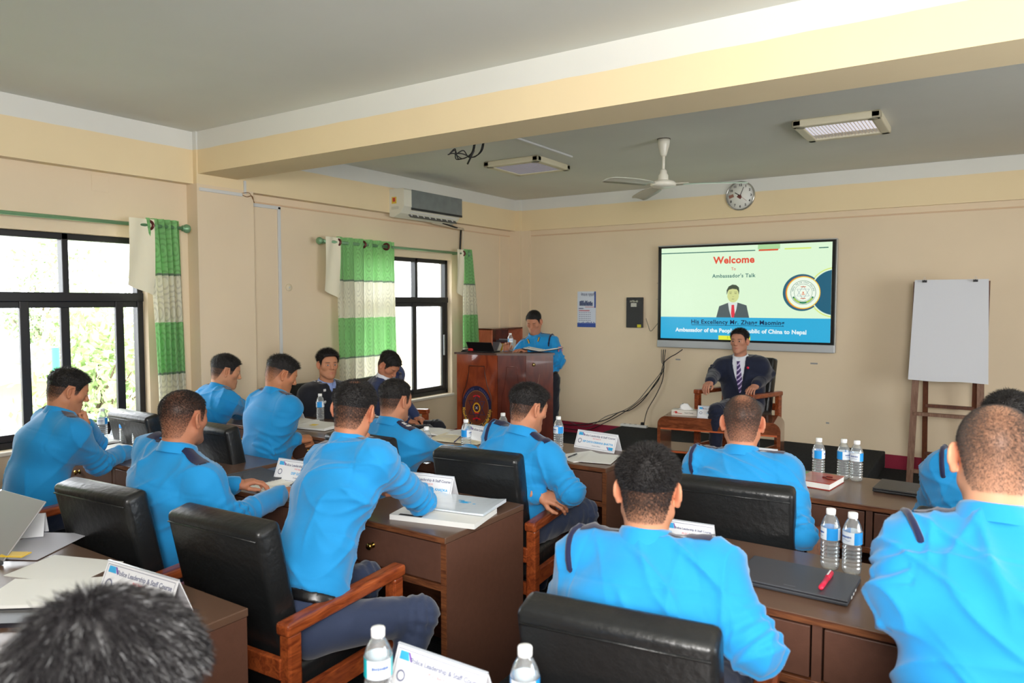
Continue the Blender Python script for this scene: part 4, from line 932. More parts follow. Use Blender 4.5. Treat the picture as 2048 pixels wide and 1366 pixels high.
def build_head(P, neck_local, body_parts, R, C, hs, spec, parent):
    """head part of the body + hair object; R,C,hs place the head"""
    face = spec.get('face', 1); fine = spec.get('fine', .0036)
    V, Q = head_mesh(np.asarray(neck_local)/hs, fine, face, spec.get('jaw', 1), spec.get('eyes', 'open'), spec.get('fat', 1)); V = smooth_mesh(V, Q, 1, .4)
    mk = hair_mask(V, spec.get('front', .070), spec.get('recede', 0.)); N = vnormals(V, Q)
    sk = srgb(spec.get('skin', (196,140,108))); hc = srgb(spec.get('hair', (30,26,25)))
    bald = spec.get('bald', 0); fade = spec.get('fade', 1.)
    x, y, z = V.T
    dens = mk*np.clip(spec.get('fmin', .35)+(1-spec.get('fmin', .35))*sstep(-.070, spec.get('ftop', -.022), z-(.01*(y > 0))), 0, 1)*fade
    dens = np.where(z > .035, np.maximum(dens, mk*fade), dens)
    if bald: dens *= 1-bald*sstep(.055, .0, np.hypot(x-.0, (y+.045)*1.0))*(z > .04)
    ns = np.sin(V@A(310,170,90))*np.sin(V@A(-120,280,190))*np.sin(V@A(60,-200,330)); dens = np.clip(dens*(1+.25*ns), 0, 1)
    col = sk[None]*(1-.9*dens[:, None])+hc[None]*.9*dens[:, None]
    red = np.exp(-(((np.abs(x)-.08)/.012)**2)-((z+.01)/.04)**2)*.25; col = col*(1+red[:, None]*A(.35,-.25,-.25))
    if face:
        lip = np.exp(-((z+.067)/.0075)**4-(x/.021)**4)*(y > .078); col = col*(1-.45*lip[:, None])+.45*lip[:, None]*srgb((176,92,86))
        brow = np.exp(-((z-.0215-.10*(.031-np.abs(np.abs(x)-.031))*0)/.0042)**4-((np.abs(x)-.032)/.017)**4)*(y > .06); col = col*(1-.8*brow[:, None])+.8*brow[:, None]*hc
        beard = spec.get('stubble', .12)*np.exp(-((z+.085)/.035)**4)*(y > .01)*(1-lip); col = col*(1-beard[:, None])+beard[:, None]*srgb((70,62,60))
        sh = .25*np.exp(-((z-.001)/.008)**2-((np.abs(x)-.031)/.016)**4)*(y > .07); col = col*(1-sh[:, None]*.5)
    Vw = (V*hs)@R.T+C; body_parts.append((Vw, Q, col))
    # hair cap
    top = spec.get('top', .014); sidel = spec.get('sidel', .0035)
    L = sidel+(top-sidel)*sstep(.0+spec.get('hi', 0), .075+spec.get('hi', 0), z+.12*np.clip(-y-.02, 0, .08)*spec.get('backlong', .5))
    quiff = spec.get('quiff', 0.)*sstep(.02, .075, y)*sstep(.05,.08,z); L = L+quiff
    if bald: L = L*(1-.85*bald*sstep(.06, .0, np.hypot(x, (y+.045)))*(z > .04))
    thick = np.maximum(L-.0042, 0)*mk*.6; clump = .0018*np.sin(x*190+2*np.sin(y*70))*np.sin(y*150+z*90)*sstep(.006,.014,L)
    keep = (mk > .25) & (L > spec.get('capmin', .0043)); fk = keep[Q].all(1)
    Vh = V+N*(thick+clump+.0006)[:, None]+A(0,.25,0)*quiff[:, None]
    if bald: keep &= ~((np.hypot(x, y+.045) < .034*bald+.004) & (z > .04)); fk = keep[Q].all(1)
    used = np.unique(Q[fk]); remap = np.full(len(V), -1); remap[used] = np.arange(len(used))
    cap_V = (Vh[used]*hs)@R.T+C; cap_Q = remap[Q[fk]]
    # strands
    n = spec.get('strands', 5000); fi = np.where((mk[Q] > .3).all(1))[0]; rs = np.random.RandomState(spec.get('seed', 1))
    if len(fi) and n:
        ar = np.linalg.norm(np.cross(V[Q[fi,1]]-V[Q[fi,0]], V[Q[fi,3]]-V[Q[fi,0]]), axis=1); w_ = ar*(dens[Q[fi]].mean(1)+.05); pick = fi[rs.choice(len(fi), n, p=w_/w_.sum())]
        w4 = rs.dirichlet((1,1,1,1), n); vi = Q[pick]; base = (V[vi]*w4[..., None]).sum(1); nn = (N[vi]*w4[..., None]).sum(1); ll = (L[vi]*w4).sum(1)*rs.uniform(.6, 1.25, n); th = (thick[vi]*w4).sum(1)
        comb = A(*spec.get('comb', (0,.9,.1)))[None]*np.ones((n,1)); 
        crown = A(0,-.06,.09); rad = base-crown; rad /= np.linalg.norm(rad, axis=1)[:, None]+1e-9
        dirn = nn*spec.get('stand', .55)+rad*.8*spec.get('whorl', .7)+comb*.35+rs.normal(0, .22, (n,3)); dirn -= nn*np.clip((dirn*nn).sum(1), -9, -.1)[:, None]*0
        dirn /= np.linalg.norm(dirn, axis=1)[:, None]
        sd = np.cross(dirn, rs.normal(0,1,(n,3))); sd /= np.linalg.norm(sd, axis=1)[:, None]
        wd = spec.get('sw', .00055); b0 = base+nn*(th*.45)[:, None]; mid = b0+dirn*(ll*.55)[:, None]+nn*(ll*.08)[:, None]; tip = b0+dirn*ll[:, None]-A(0,0,.12)*ll[:, None]
        SV = np.stack([b0-sd*wd, b0+sd*wd, mid+sd*wd*.8, mid-sd*wd*.8, tip+sd*wd*.2, tip-sd*wd*.2], 1).reshape(-1, 3)
        k = np.arange(n)[:, None]*6; SQ = np.concatenate([k+A(0,1,2,3).astype(int), k+A(3,2,4,5).astype(int)]); SV = (SV*hs)@R.T+C
        hv = np.concatenate([cap_V, SV]); hq = np.concatenate([cap_Q, SQ+len(cap_V)]) if len(cap_Q) else SQ
        g = spec.get('grey', 0); mi = np.zeros(len(hq), int); gr = rs.rand(n) < g; mi[len(cap_Q):len(cap_Q)+n] = gr; mi[len(cap_Q)+n:] = gr
    else: hv, hq, mi = cap_V, cap_Q, None
    ho = np_obj('hair', hv, hq, [HAIRM, GREYM], parent, matidx=mi)
    if spec.get('haircol'): ho.data.materials[0] = spec['haircol']
    if face and spec.get('eyes', 'open') == 'open':
        for s in (-1, 1):
            m = MB(); m.lathe([(.0118*math.sin(a), .0118*math.cos(a)) for a in np.linspace(PI-.01, .01, 12)], (0,0,0), 16)
            m.m = [0]*len(m.f); 
            Vv = np.array(m.v)@np.array(Matrix.Rotation(-PI/2, 3, 'X')).T
            cen = [np.mean([Vv[i] for i in f], 0) for f in m.f]; gx, gz = spec.get('gaze', (0, 0))
            m.m = [1 if c_[1] > .0095 and math.hypot(c_[0]-gx*.004, c_[2]-gz*.004) < .0058 else 0 for c_ in cen]
            Vv = Vv+A(s*.031,.0785,0)
            m.v = [tuple(v) for v in (Vv*hs)@R.T+C]; m.build('eye', [EYEW, EYEB], parent)
HAIRM = mat('black_hair', (27,24,24), .48, spec=.4, bump=.6, bscale=170, var=.3, vscale=60); GREYM = mat('grey_hair', (120,120,122), .6)
EYEW = mat('eye_white', (214,206,200), .2); EYEB = mat('eye_iris', (34,24,20), .12)

# ---- hands -------------------------------------------------------------------------------------------------
_hc = {}
def hand_mesh(pose):
    """right hand, wrist at 0, fingers +Y, back of hand +Z, thumb on -X"""
    if pose in _hc: return _hc[pose]
    curls = {'relaxed': (22,28,18,.1,0), 'rest': (14,20,12,.15,0), 'fist': (68,88,50,.0,1), 'pen': (48,62,34,.05,2), 'cheek': (40,70,30,.0,0), 'drape': (34,26,14,.12,0), 'grip': (56,66,34,.0,2)}[pose]
    c1, c2, c3, spread, tm = curls; F = Field((-.10,-.05,-.10), (.075,.22,.06), .0030)
    F.cone((0,-.04,0), (0,.01,0), .024, .026, .012, (1,0,0), 1.18)
    F.cone((0,.02,-.002), (0,.075,-.002), .0165, .0145, .015, (1,0,0), 2.35); F.ell((-.022,.03,-.012), (.016,.028,.014), .012); F.ell((.024,.035,-.010), (.013,.028,.012), .012)
    for i, (x, l1, l2, l3, r) in enumerate([(-.030,.042,.025,.020,.0088), (-.010,.046,.029,.021,.0090), (.010,.043,.027,.020,.0086), (.029,.034,.021,.018,.0076)]):
        sp_ = (x/.03)*spread; ext = (0, 3, 6, 10)[i]*(1 if tm != 0 else .6); p = A(x, .082-(.004 if i == 0 else 0)-(.008 if i == 3 else 0), 0.001); a = 0
        F.cone(A(x*.8,.05,0), p, .011, r+.001, .008)
        for c_, l, r0, r1 in ((c1+ext, l1, r+.0004, r), (c2+ext, l2, r, r-.0006), (c3, l3, r-.0006, r-.0018)):
            a += math.radians(c_); d = A(math.sin(sp_), math.cos(sp_), 0)*math.cos(a)+A(0,0,-1)*math.sin(a); q = p+d*l; F.cone(p, q, r0, r1, .003); F.ell(p, (r0*1.06,)*3, .003); p = q
    if tm == 0: ch = [(A(-.022,.022,-.010), A(-.048,.052,-.022), .0125, .0105), (A(-.048,.052,-.022), A(-.056,.080,-.030), .0105, .0095), (A(-.056,.080,-.030), A(-.055,.101,-.036), .0095, .0075)]
    elif tm == 1: ch = [(A(-.022,.022,-.012), A(-.044,.050,-.030), .0125, .0105), (A(-.044,.050,-.030), A(-.030,.076,-.046), .0105, .0095), (A(-.030,.076,-.046), A(-.008,.082,-.052), .0095, .0078)]
    else: ch = [(A(-.022,.022,-.012), A(-.046,.052,-.030), .0125, .0105), (A(-.046,.052,-.030), A(-.044,.082,-.046), .0105, .0092), (A(-.044,.082,-.046), A(-.034,.100,-.056), .0092, .0076)]
    for a, b, r0, r1 in ch: F.cone(a, b, r0, r1, .006)
    V, Q = F.mesh(); V = smooth_mesh(V, Q, 1, .35); _hc[pose] = (V, Q); return V, Q
def place_hand(parts, wrist, fdir, back, pose, right, skin, sc=1.0):
    V, Q = hand_mesh(pose); V = V.copy()*sc; y = nrm(fdir); z = nrm(np.asarray(back)-y*(np.asarray(back)@y)); x = np.cross(y, z)
    if not right: V[:, 0] *= -1; Q = Q[:, ::-1]
    W = V@np.stack([x, y, z])+np.asarray(wrist); col = np.tile(srgb(skin), (len(V), 1)); k = 1-.12*sstep(.11,.17,V[:, 1]); col = col*np.stack([k*0+1.02, k, k], 1)
    parts.append((W, Q, col))
def ik(sh, wr, hint, ua, fa):
    sh, wr, hint = map(lambda v: np.asarray(v, float), (sh, wr, hint)); d = wr-sh; L = np.linalg.norm(d); s_ = max(1, L/(ua+fa)*1.001); ua, fa = ua*s_, fa*s_; u = d/L
    a = (ua*ua-fa*fa+L*L)/(2*L); hgt = math.sqrt(max(ua*ua-a*a, 0)); p = hint-sh; p = p-u*(p@u); return sh+u*a+nrm(p)*hgt
# ------------------------------------------------------------------ people
def cloth_mat(name, rgb, rough=.75, sheen=.25, var=.05, bump=.12):
    return mat(name, rgb, rough, sheen=sheen, var=var, vscale=7, bump=bump, bscale=26, spec=.25)
M_SHIRT = cloth_mat('sky_blue_uniform', (28,139,203)); M_TROU = cloth_mat('navy_trousers', (48,58,84)); M_NAVY = cloth_mat('navy_cloth', (24,28,62)); M_BLACKU = cloth_mat('black_uniform', (26,27,36)); M_SUIT = cloth_mat('dark_navy_suit', (27,33,54)); M_SUIT2 = cloth_mat('navy_suit', (46,58,96))
M_WSHIRT = cloth_mat('white_shirt', (226,230,240)); M_LSHIRT = cloth_mat('light_blue_shirt', (140,160,214)); M_BELT = mat('black_belt', (18,18,20), .3, spec=.6); M_SHOE = mat('black_shoe', (18,18,20), .25, spec=.6)
SKINM = attr_color(mat('skin', (200,150,120), .5, spec=.35, bump=.06, bscale=180, sss=.12), 'col')
M_GOLD = mat('gold_thread', (220,180,80), .4); M_SILV = mat('silver_thread', (215,215,215), .4)
def shoe_obj(parent, ankle, fdir):
    f = nrm([fdir[0], fdir[1], 0]); s = np.cross(f, [0,0,1.]); a = np.asarray(ankle); F = Field(A(-.09,-.13,-.02), A(.09,.24,.12), .009)
    F.cone((0,-.05,.035), (0,.04,.035), .036, .040, .02, (1,0,0), 1.05); F.cone((0,.04,.03), (0,.15,.022), .038, .026, .02, (1,0,0), 1.35); F.cone((0,-.03,.04), (0,-.01,.10), .034, .036, .02)
    F.clip(lambda P: -(P[..., 2]+.0)); V, Q = F.mesh(); W = V[:, :1]*s+V[:, 1:2]*f+V[:, 2:]*A(0,0,1)+A(a[0], a[1], a[2]-.09); np_obj('shoe', W, Q, M_SHOE, parent)
def wrinkle(V, N, amp, limbs, seed, seams=None):
    r = np.random.RandomState(seed); out = np.zeros(len(V))
    for k in range(6):
        d1 = nrm(r.normal(size=3)*A(1,1,.9)); d2 = nrm(r.normal(size=3)); w1 = r.uniform(16,30); n = 1-np.abs(np.sin(V@d1*w1+2.0*np.sin(V@d2*r.uniform(6,11)+r.uniform(0,6)))); mask = sstep(.0,.9, np.sin(V@nrm(r.normal(size=3))*r.uniform(7,13)+r.uniform(0,6)))
        out += mask*(n**3.5-.15)*amp*1.7
    for (a, b, c) in limbs:      # folds ringing the bent elbows
        for p0, p1 in ((b, a), (b, c)):
            ax = np.asarray(p1)-np.asarray(p0); L = np.linalg.norm(ax); ax = ax/L; q = V-p0; s_ = q@ax; rr = np.linalg.norm(q-s_[:, None]*ax, axis=1)
            sel = (rr < .085)*(s_ > -.02); out += sel*np.cos(s_*2*PI/.042+2*np.sin(rr*40+q[:,0]*30))*np.exp(-(s_/.085)**2)*.0050
    for (p0, n0, half, cond) in (seams or []):
        d = (V-p0)@n0; out -= .0022*np.exp(-(d/half)**2)*cond(V)
    return V+N*out[:, None]
def person(label, hip, rz, headpos, hyaw=0, hpitch=0, hroll=0, hands=None, outfit='officer', standing=False, hs=1.0, build=1.0, syaw=0, group=None, knees=None, hvox=.0085, lanyard=None, **sp):
    """hip, headpos in world; rz body facing (degrees, 0 = towards the front wall); hyaw head yaw in world degrees"""
    floor = sp.get('floor', 0.); o = thing('person', label, 'person', (hip[0], hip[1], floor), math.radians(rz), group)
    Wi = np.array(Matrix.Rotation(-math.radians(rz), 3, 'Z')); org = A(hip[0], hip[1], floor)
    L = lambda p: Wi@(np.asarray(p, float)-org)
    H = A(0, 0, hip[2]-floor); C = L(headpos); R = rotm(hyaw-rz, hpitch, hroll)
    side = np.array(Matrix.Rotation(math.radians(syaw), 3, 'Z'))@A(1.,0,0)
    # neck base below and behind the head
    lean = nrm(C-H); N = C+R@A(0,-.030,-.02)*hs+A(0,0,-.108-sp.get('neckl', 0))*hs
    N = N-nrm(C-H)*0.0; N = N+(H-C)*.02
    u = nrm(N-H); fr = np.cross(A(0,0,1), side)*1.0; fr = nrm(fr-u*(fr@u)); sd = nrm(side-u*(side@u)); bk = -fr
    T = N-H; Wp = H+.36*T+bk*.012; Cp = H+.70*T+bk*sp.get('hunch', .022); B = build
    shw = .178*B*sp.get('shw', 1); sdrop = sp.get('sdrop', .074)
    sh = {s: N+sd*s*shw-u*sdrop+fr*sp.get('shf', .005) for s in (-1, 1)}
    shift = sp.get('shz', {-1: 0, 1: 0}); 
    for s in (-1, 1): sh[s] = sh[s]+u*shift[s]
    hands = hands or {}; ua, fa = .29, .255; arms = {}
    for s in (-1, 1):
        hd = hands.get('R' if s > 0 else 'L')
        if hd is None:
            wr = H+A(s*.10, .26, .10) if not standing else sh[s]+A(s*.06, .04, -.50); el = A(s*.32, -.12, H[2]+.2); hd = dict(pose='drape', back=(0,.1,1), fdir=(-s*.3,1,-.3), pos=None)
        else: wr = L(hd['pos']); el = L(hd['el']) if 'el' in hd else sh[s]+A(s*.2,-.15,-.3)
        E_ = el if hd.get('fix') else ik(sh[s], wr, el, ua, fa); arms[s] = (sh[s], E_, wr, hd)
    # ---- legs
    kn = {}; an = {}
    for s in (-1, 1):
        if standing: kn[s] = H+A(s*.10, .03, -.44); an[s] = A(s*.11, -.01, .09)
        else:
            k0 = (knees or {}).get(s, (s*.14, .44, .0)); kn[s] = H+A(*k0); kn[s][2] = max(.50, H[2]+k0[2]-.02); an[s] = A(kn[s][0]+s*.01, kn[s][1]-.06+sp.get('foot', 0), .09)
    # ---- skin: head, neck, hands and the body below the clothes in one mesh
    parts = []; skin = sp.get('skin', (196,140,108))
    build_head(None, R.T@(N-C)+A(0,0,0), parts, R, C, hs, dict(sp, skin=skin), o)
    for s in (-1, 1):
        a, e, w, hd = arms[s]; fd = Wi@np.asarray(hd['fdir'], float) if 'fdir' in hd and hd.get('pos') is not None else (np.asarray(hd['fdir'], float) if 'fdir' in hd else w-e)
        bkv = Wi@np.asarray(hd.get('back', (0,0,1)), float) if hd.get('pos') is not None else np.asarray(hd.get('back', (0,0,1)), float)
        place_hand(parts, w, fd, bkv, hd.get('pose', 'relaxed'), s > 0, skin, hs*.98)
    F = Field(np.minimum.reduce([H, C, *kn.values(), *an.values(), *[a[i] for a in arms.values() for i in range(3)]])-A(.16,.16,.16), np.maximum.reduce([H, C, *kn.values(), *an.values(), *[a[i] for a in arms.values() for i in range(3)]])+A(.16,.16,.06), .018)
    F.cone(H, Wp, .105*B, .10*B, .04, sd, 1.3).cone(Wp, Cp, .10*B, .115*B, .04, sd, 1.3).cone(Cp, N-u*.05, .115*B, .07, .04, sd, 1.4).cone(sh[-1], sh[1], .04, .04, .04).cone(N-u*.05, N+u*.0, .055, .052, .03)
    for s in (-1, 1): a, e, w, _ = arms[s]; F.cone(a, e, .045, .036, .03).cone(e, w, .036, .028, .02).ell(w, (.030,)*3, .01); F.cone(H+A(s*.085,0,-.02), kn[s], .075, .048, .03).cone(kn[s], an[s]-A(0,0,.02), .048, .034, .02)
    V, Q = F.mesh(); parts.append((V, Q, np.tile(srgb(skin), (len(V), 1))))
    for nm, grow, mm, vx in (('trousers', .0, sp.get('trou', M_TROU), .012),):
        lo = np.minimum.reduce([H, *kn.values(), *an.values()])-.2; hi = np.maximum.reduce([H, *kn.values(), *an.values()])+.22
        F = Field(lo, hi, vx); F.cone(H+u*.03, H-u*.03, .118*B, .122*B, .04, sd, 1.38); F.clip(lambda P: ((P-(H+u*.085).astype(np.float32))@u.astype(np.float32)))
        for s in (-1, 1):
            hp = H+A(s*.085, .0, -.02); F.cone(hp, kn[s], .094*B, .066, .035).cone(kn[s], an[s], .066, .054, .03)
        F.clip(lambda P: .06-P[..., 2])
        V, Q = F.mesh(); V = wrinkle(V, vnormals(V, Q), .0035, [(H+A(s*.085,0,0), kn[s], an[s]) for s in (-1,1)], 5+sp.get('seed', 1)); np_obj(nm, V, Q, mm, o)
    for s in (-1, 1):
        shoe_obj(o, an[s], (s*.15, 1))
    # ---- shirt or jacket
    suit = outfit in ('suit', 'blackuniform'); g = .012 if suit else 0.; mm = sp.get('cloth', M_SHIRT)
    pts = [H, N, sh[-1], sh[1]]+[arms[s][i] for s in (-1,1) for i in (1,2)]; lo = np.minimum.reduce(pts)-.19; hi = np.maximum.reduce(pts)+.19
    def torso(F, g, waist=1.):
        F.cone(H+u*.02, Wp, (.134+g)*B, (.126+g)*B*waist, .05, sd, 1.34); F.cone(Wp, Cp, (.126+g)*B*waist, (.132+g)*B, .06, sd, 1.36); F.cone(Cp, N-u*.085+bk*.010, (.128+g)*B, (.090+g)*B, .05, sd, 1.62)
        if sp.get('belly'): F.ell(H+.28*T+fr*.05, (.14*B,.12,.13), .06)
        F.cone(sh[-1]+sd*.01, sh[1]-sd*.01, .064+g, .064+g, .05)
        for s in (-1, 1): F.cone(N-u*.022+bk*.004, sh[s]*.8+N*.2+u*.004, .058+g*.5, .058+g, .05)
        return F
    F = torso(Field(lo, hi, hvox), g, sp.get('waist', 1.0))
    hem = H+u*(.055+sp.get('hemup', 0) if not suit else -.06); un = u.astype(np.float32); hf = hem.astype(np.float32)
    F.clip(lambda P: -((P-hf)@un))
    if not suit: F.cone(hem+u*.03, hem+u*.045, .127*B, .125*B, .02, sd, 1.38)
    sw = sp.get('sleeve', 1.0)
    for s in (-1, 1):
        a, e, w, _ = arms[s]; dwe = nrm(w-e)
        F.cone(a-nrm(e-a)*-.012, e, (.064*B+g*.8)*sw, (.058+g*.6)*sw, .075); F.cone(e, w-dwe*.02, (.059+g*.6)*sw, (.046+g*.4)*sw, .02); 
        F.cone(w-dwe*.045, w-dwe*.008, .037+g*.3, .037+g*.3, .006)
    nk = nrm(C-N); nf = (N+nk*.012).astype(np.float32); nkf = nk.astype(np.float32)
    # keep a neck hole for the collar
    def neckcut(P):
        q = P-nf; t = q@nkf; r_ = np.sqrt(np.maximum((q*q).sum(-1)-t*t, 0)); return np.where((t > -.02) & (r_ < .11), .03-np.maximum(r_-.052, 0)*1.0-.0, -1.)*0-1
    F.clip(lambda P: np.where(np.sqrt((((P-nf)**2).sum(-1))) < .12, (P-nf)@nkf-.012, -1))
    if suit:
        vb = (H+.30*T+fr*.0).astype(np.float32); sdf, uf, frf = sd.astype(np.float32), u.astype(np.float32), fr.astype(np.float32); hg = .20 if outfit == 'suit' else .24
        if outfit == 'blackuniform': vb = (H+.66*T).astype(np.float32)
        if sp.get('open'): vb = (H+.38*T).astype(np.float32)
        def cut(P):
            q = P-vb; s_ = np.abs(q@sdf); t = q@uf; f_ = q@frf; return -np.maximum(np.maximum(s_-np.minimum(t*hg+.006, .062), -t), -(f_-.02))
        F.clip(cut)
    V, Q = F.mesh(); V = smooth_mesh(V, Q, 1, .4); Nn = vnormals(V, Q)
    seams = [(N-u*.095, nrm(u), .004, lambda V: ((V-N)@fr < -.02)*1.)]+[(sh[s]-sd*s*.025, nrm(sd*s+u*.25), .004, lambda V: 1.*(((V-N)@u) > -.19)) for s in (-1, 1)]
    V = wrinkle(V, Nn, sp.get('wamp', .0055) if not suit else .0024, [arms[s][:3] for s in (-1,1)], sp.get('seed', 1)*3, None if suit else seams)
    # collar
    zc = nk; xc = nrm(sd-zc*(sd@zc)); yc = np.cross(zc, xc); cb = N+nk*.004; cv = []; cq = []; K = 40; gap = .16 if not sp.get('closed') else .05
    prof = [(.068,-.030),(.0655,.006),(.0625,.030),(.0660,.035),(.0715,.026),(.078,.004),(.082,-.012)]
    for i in range(K+1):
        a = PI/2+gap+(2*PI-2*gap)*i/K
        pt = max(0, 1-abs(a-PI/2-gap)/.4)+max(0, 1-abs(a-(PI/2+2*PI-gap))/.4)
        for j, (r, z_) in enumerate(prof):
            zz = z_-(.022*pt if j >= 4 else 0); dip = -.014*max(0, math.sin(a)); cv.append(cb+xc*math.cos(a)*r*hs+yc*math.sin(a)*r*1.06*hs+zc*(zz+dip+.006*max(0,-math.sin(a))))
    n_ = len(prof)
    for i in range(K):
        for j in range(n_-1): b = i*n_+j; cq.append((b, b+n_, b+n_+1, b+1))
    cv, cq = np.array(cv), np.array(cq)
    if suit:
        Fi = torso(Field(np.minimum.reduce([H, N])-.3, np.maximum.reduce([H, N])+.3, .011), -.004)
        Fi.clip(lambda P: np.where(np.sqrt((((P-nf)**2).sum(-1))) < .12, (P-nf)@nkf-.012, -1))
        Vi, Qi = Fi.mesh(); Vi2 = np.concatenate([Vi, cv]); Qi2 = np.concatenate([Qi, cq+len(Vi)])
        np_obj('shirt', Vi2, Qi2, sp.get('inner', M_WSHIRT), o); jo = np_obj('jacket', V, Q, mm, o)
        bvi = BVHTree.FromPolygons([Vector(v) for v in Vi], [tuple(int(i) for i in q) for q in Qi]); bvj = BVHTree.FromPolygons([Vector(v) for v in V], [tuple(int(i) for i in q) for q in Q])
        def onto(bv, p, off, d=None):
            d = -fr if d is None else d; r_ = bv.ray_cast(Vector(p-d*.4), Vector(d)); return (np.array(r_[0]) if r_[0] is not None else p)-d*off
        # tie
        tv = []; n = 14; Lt = sp.get('tiel', .36)
        for i in range(n+1):
            t = i/n; wd = .017 if i == 0 else (.013 if i == 1 else .014+.024*min(1, t*1.25)) ; 
            if t > .93: wd *= (1-t)/.07*.9+.1
            c_ = N+nk*.0-u*(.02+Lt*t)+fr*.05+(H-N)*0
            for k in (-1,0,1): tv.append(onto(bvi, c_+sd*k*wd, .006+(.006 if k == 0 else 0)+.010*(i < 2)))
        tq = [(3*i+j, 3*i+3+j, 3*i+4+j, 3*i+1+j) for i in range(n) for j in range(2)]
        np_obj('necktie', np.array(tv), np.array(tq), sp.get('tie', M_NAVY), o)
        # lapels
        for s in (-1, 1):
            lv = []; n = 10; vbb = np.asarray(vb, float)
            top = .30 if outfit == 'suit' else .13
            for i in range(n+1):
                t = i/n*top*(1.0 if not sp.get('open') else 1.25); wd = .012+.05*math.sin(min(1, i/n*1.15)*PI*.62) ; e_ = vbb+u*t+sd*s*(min(t*hg+.006, .062))
                for k in range(4): lv.append(onto(bvj, e_+sd*s*wd*k/3+fr*.1, .006-.003*(k == 3)))
            lq = [(4*i+j, 4*i+4+j, 4*i+5+j, 4*i+1+j) for i in range(n) for j in range(3)]; lv = np.array(lv); lq = np.array(lq)
            np_obj('lapel', np.concatenate([lv, lv-fr*.008]), np.concatenate([lq, lq+len(lv)]), mm, jo)
        for s in (-1, 1):   # shirt cuffs
            a, e, w, _ = arms[s]; d = nrm(w-e); m = MB(); m.tube([tuple(w-d*.02), tuple(w+d*.008)], .036*hs, 16); m.build('shirt_cuff', sp.get('inner', M_WSHIRT), o)
        bv = bvj; so = jo
    else:
        so = np_obj('shirt', np.concatenate([V, cv]), np.concatenate([Q, cq+len(V)]), mm, o)
        bv = BVHTree.FromPolygons([Vector(v) for v in V], [tuple(int(i) for i in q) for q in Q])
        # belt
        Fb = Field(H-.26, H+.26, .009); Fb.cone(H+u*.10, H-u*.04, .127*B, .128*B, .02, sd, 1.38); Fb.clip(lambda P: np.abs((P-(H+u*(.045+sp.get('hemup', 0)*.6)).astype(np.float32))@un)-.020)
        Vb, Qb = Fb.mesh(); np_obj('belt', Vb, Qb, M_BELT, o)
    # shoulder boards
    if outfit in ('officer', 'blackuniform'):
        for s in (-1, 1):
            ev = []; n = 8
            for i in range(n+1):
                t = i/n; c_ = N*(1-t)+sh[s]*t; c_ = N+sd*s*(.066+t*(shw-.062-.008)); wd = .026+.004*t
                for k in (-1,-.4,.4,1):
                    r_ = bv.ray_cast(Vector(c_+fr*k*wd+bk*.004+u*.2), Vector(-u)); p = np.array(r_[0]) if r_[0] is not None else c_; ev.append(p+u*(.007 if abs(k) < 1 else .004))
            eq = np.array([(4*i+j, 4*i+4+j, 4*i+5+j, 4*i+1+j) for i in range(n) for j in range(3)]); ev = np.array(ev); e0 = len(ev); ev2 = np.concatenate([ev, ev-u*.006]); eq2 = np.concatenate([eq, eq+e0]); 
            ep = np_obj('shoulder_board', ev2, eq2, sp.get('epm', M_NAVY), so)
            if outfit == 'blackuniform' or sp.get('marks'):
                m = MB()
                for t, w2 in ((.30,.010),(.48,.010),(.72,.004 if outfit == 'blackuniform' else .010)):
                    i = int(t*n); p = (ev[4*i+1]+ev[4*i+2])/2+u*.002; fs_ = .010 if t < .7 else .018; m.box(tuple(p), (w2*1.6, fs_*1.6, .003), Matrix([tuple(sd), tuple(fr), tuple(u)]).transposed()@Matrix.Rotation(.78 if t < .7 else 0, 3, 'Z'))
                m.build('rank_mark', M_SILV if outfit == 'blackuniform' else M_SILV, ep)
    for s in (lanyard or []):     # braided cord round the shoulder
        a, e, w, _ = arms[s]; c_ = a+sd*s*-.008; ax = nrm(nrm(e-a)*.35+sd*s*.9); x_ = nrm(u-ax*(u@ax)); y_ = np.cross(ax, x_); P_ = []
        for k in range(29):
            th = 2*PI*k/28; d = x_*math.cos(th)+y_*math.sin(th); r_ = bv.ray_cast(Vector(c_+d*.16), Vector(-d)); 
            P_.append((np.array(r_[0]) if r_[0] is not None and np.linalg.norm(np.array(r_[0])-c_) < .13 else c_+d*.085)+d*.006)
        P_ = np.array(P_)
        for _ in range(2): P_[1:-1] = (P_[:-2]+2*P_[1:-1]+P_[2:])/4
        m = MB(); m.tube([tuple(p) for p in P_], [.0085+.0018*math.sin(k*3) for k in range(29)], 8, caps=False); m.build('lanyard', M_NAVY, so)
    # body mesh
    vo = 0; VV = []; QQ = []; CC = []
    for v, q, c_ in parts: VV.append(v); QQ.append(np.asarray(q)+vo); CC.append(c_); vo += len(v)
    np_obj('body', np.concatenate(VV), np.concatenate(QQ), SKINM, o, col=np.concatenate(CC))
    return o, dict(H=H, N=N, C=C, R=R, sd=sd, u=u, fr=fr, sh=sh, arms=arms, bv=bv, so=so, L=L, nk=nk)
def _ankle(a, skin):
    F = Field(a-.08, a+A(.08,.08,.16), .012); F.cone(a+A(0,0,-.02), a+A(0,0,.10), .034, .034, .01); V, Q = F.mesh(); return (V, Q, np.tile(srgb(skin), (len(V), 1)))
def onfront(K, dx, dz, off=.004):
    p = K['N']+K['sd']*dx-K['u']*dz; r_ = K['bv'].ray_cast(Vector(p+K['fr']*.4), Vector(-K['fr'])); q = np.array(r_[0]) if r_[0] is not None else p
    n = np.array(r_[1]) if r_[0] is not None else K['fr']; n = n if n@K['fr'] > 0 else -n; return q+n*off, n
def hp(px, py, z): p = atZ(px, py, z); return (p.x, p.y, p.z)
SK = [(198,142,108), (186,128,96), (206,152,120), (176,122,92)]
def hd(px, py, depth): p = _C+_ray(px, py)*depth; return (p.x, p.y, p.z)
OFF = {}
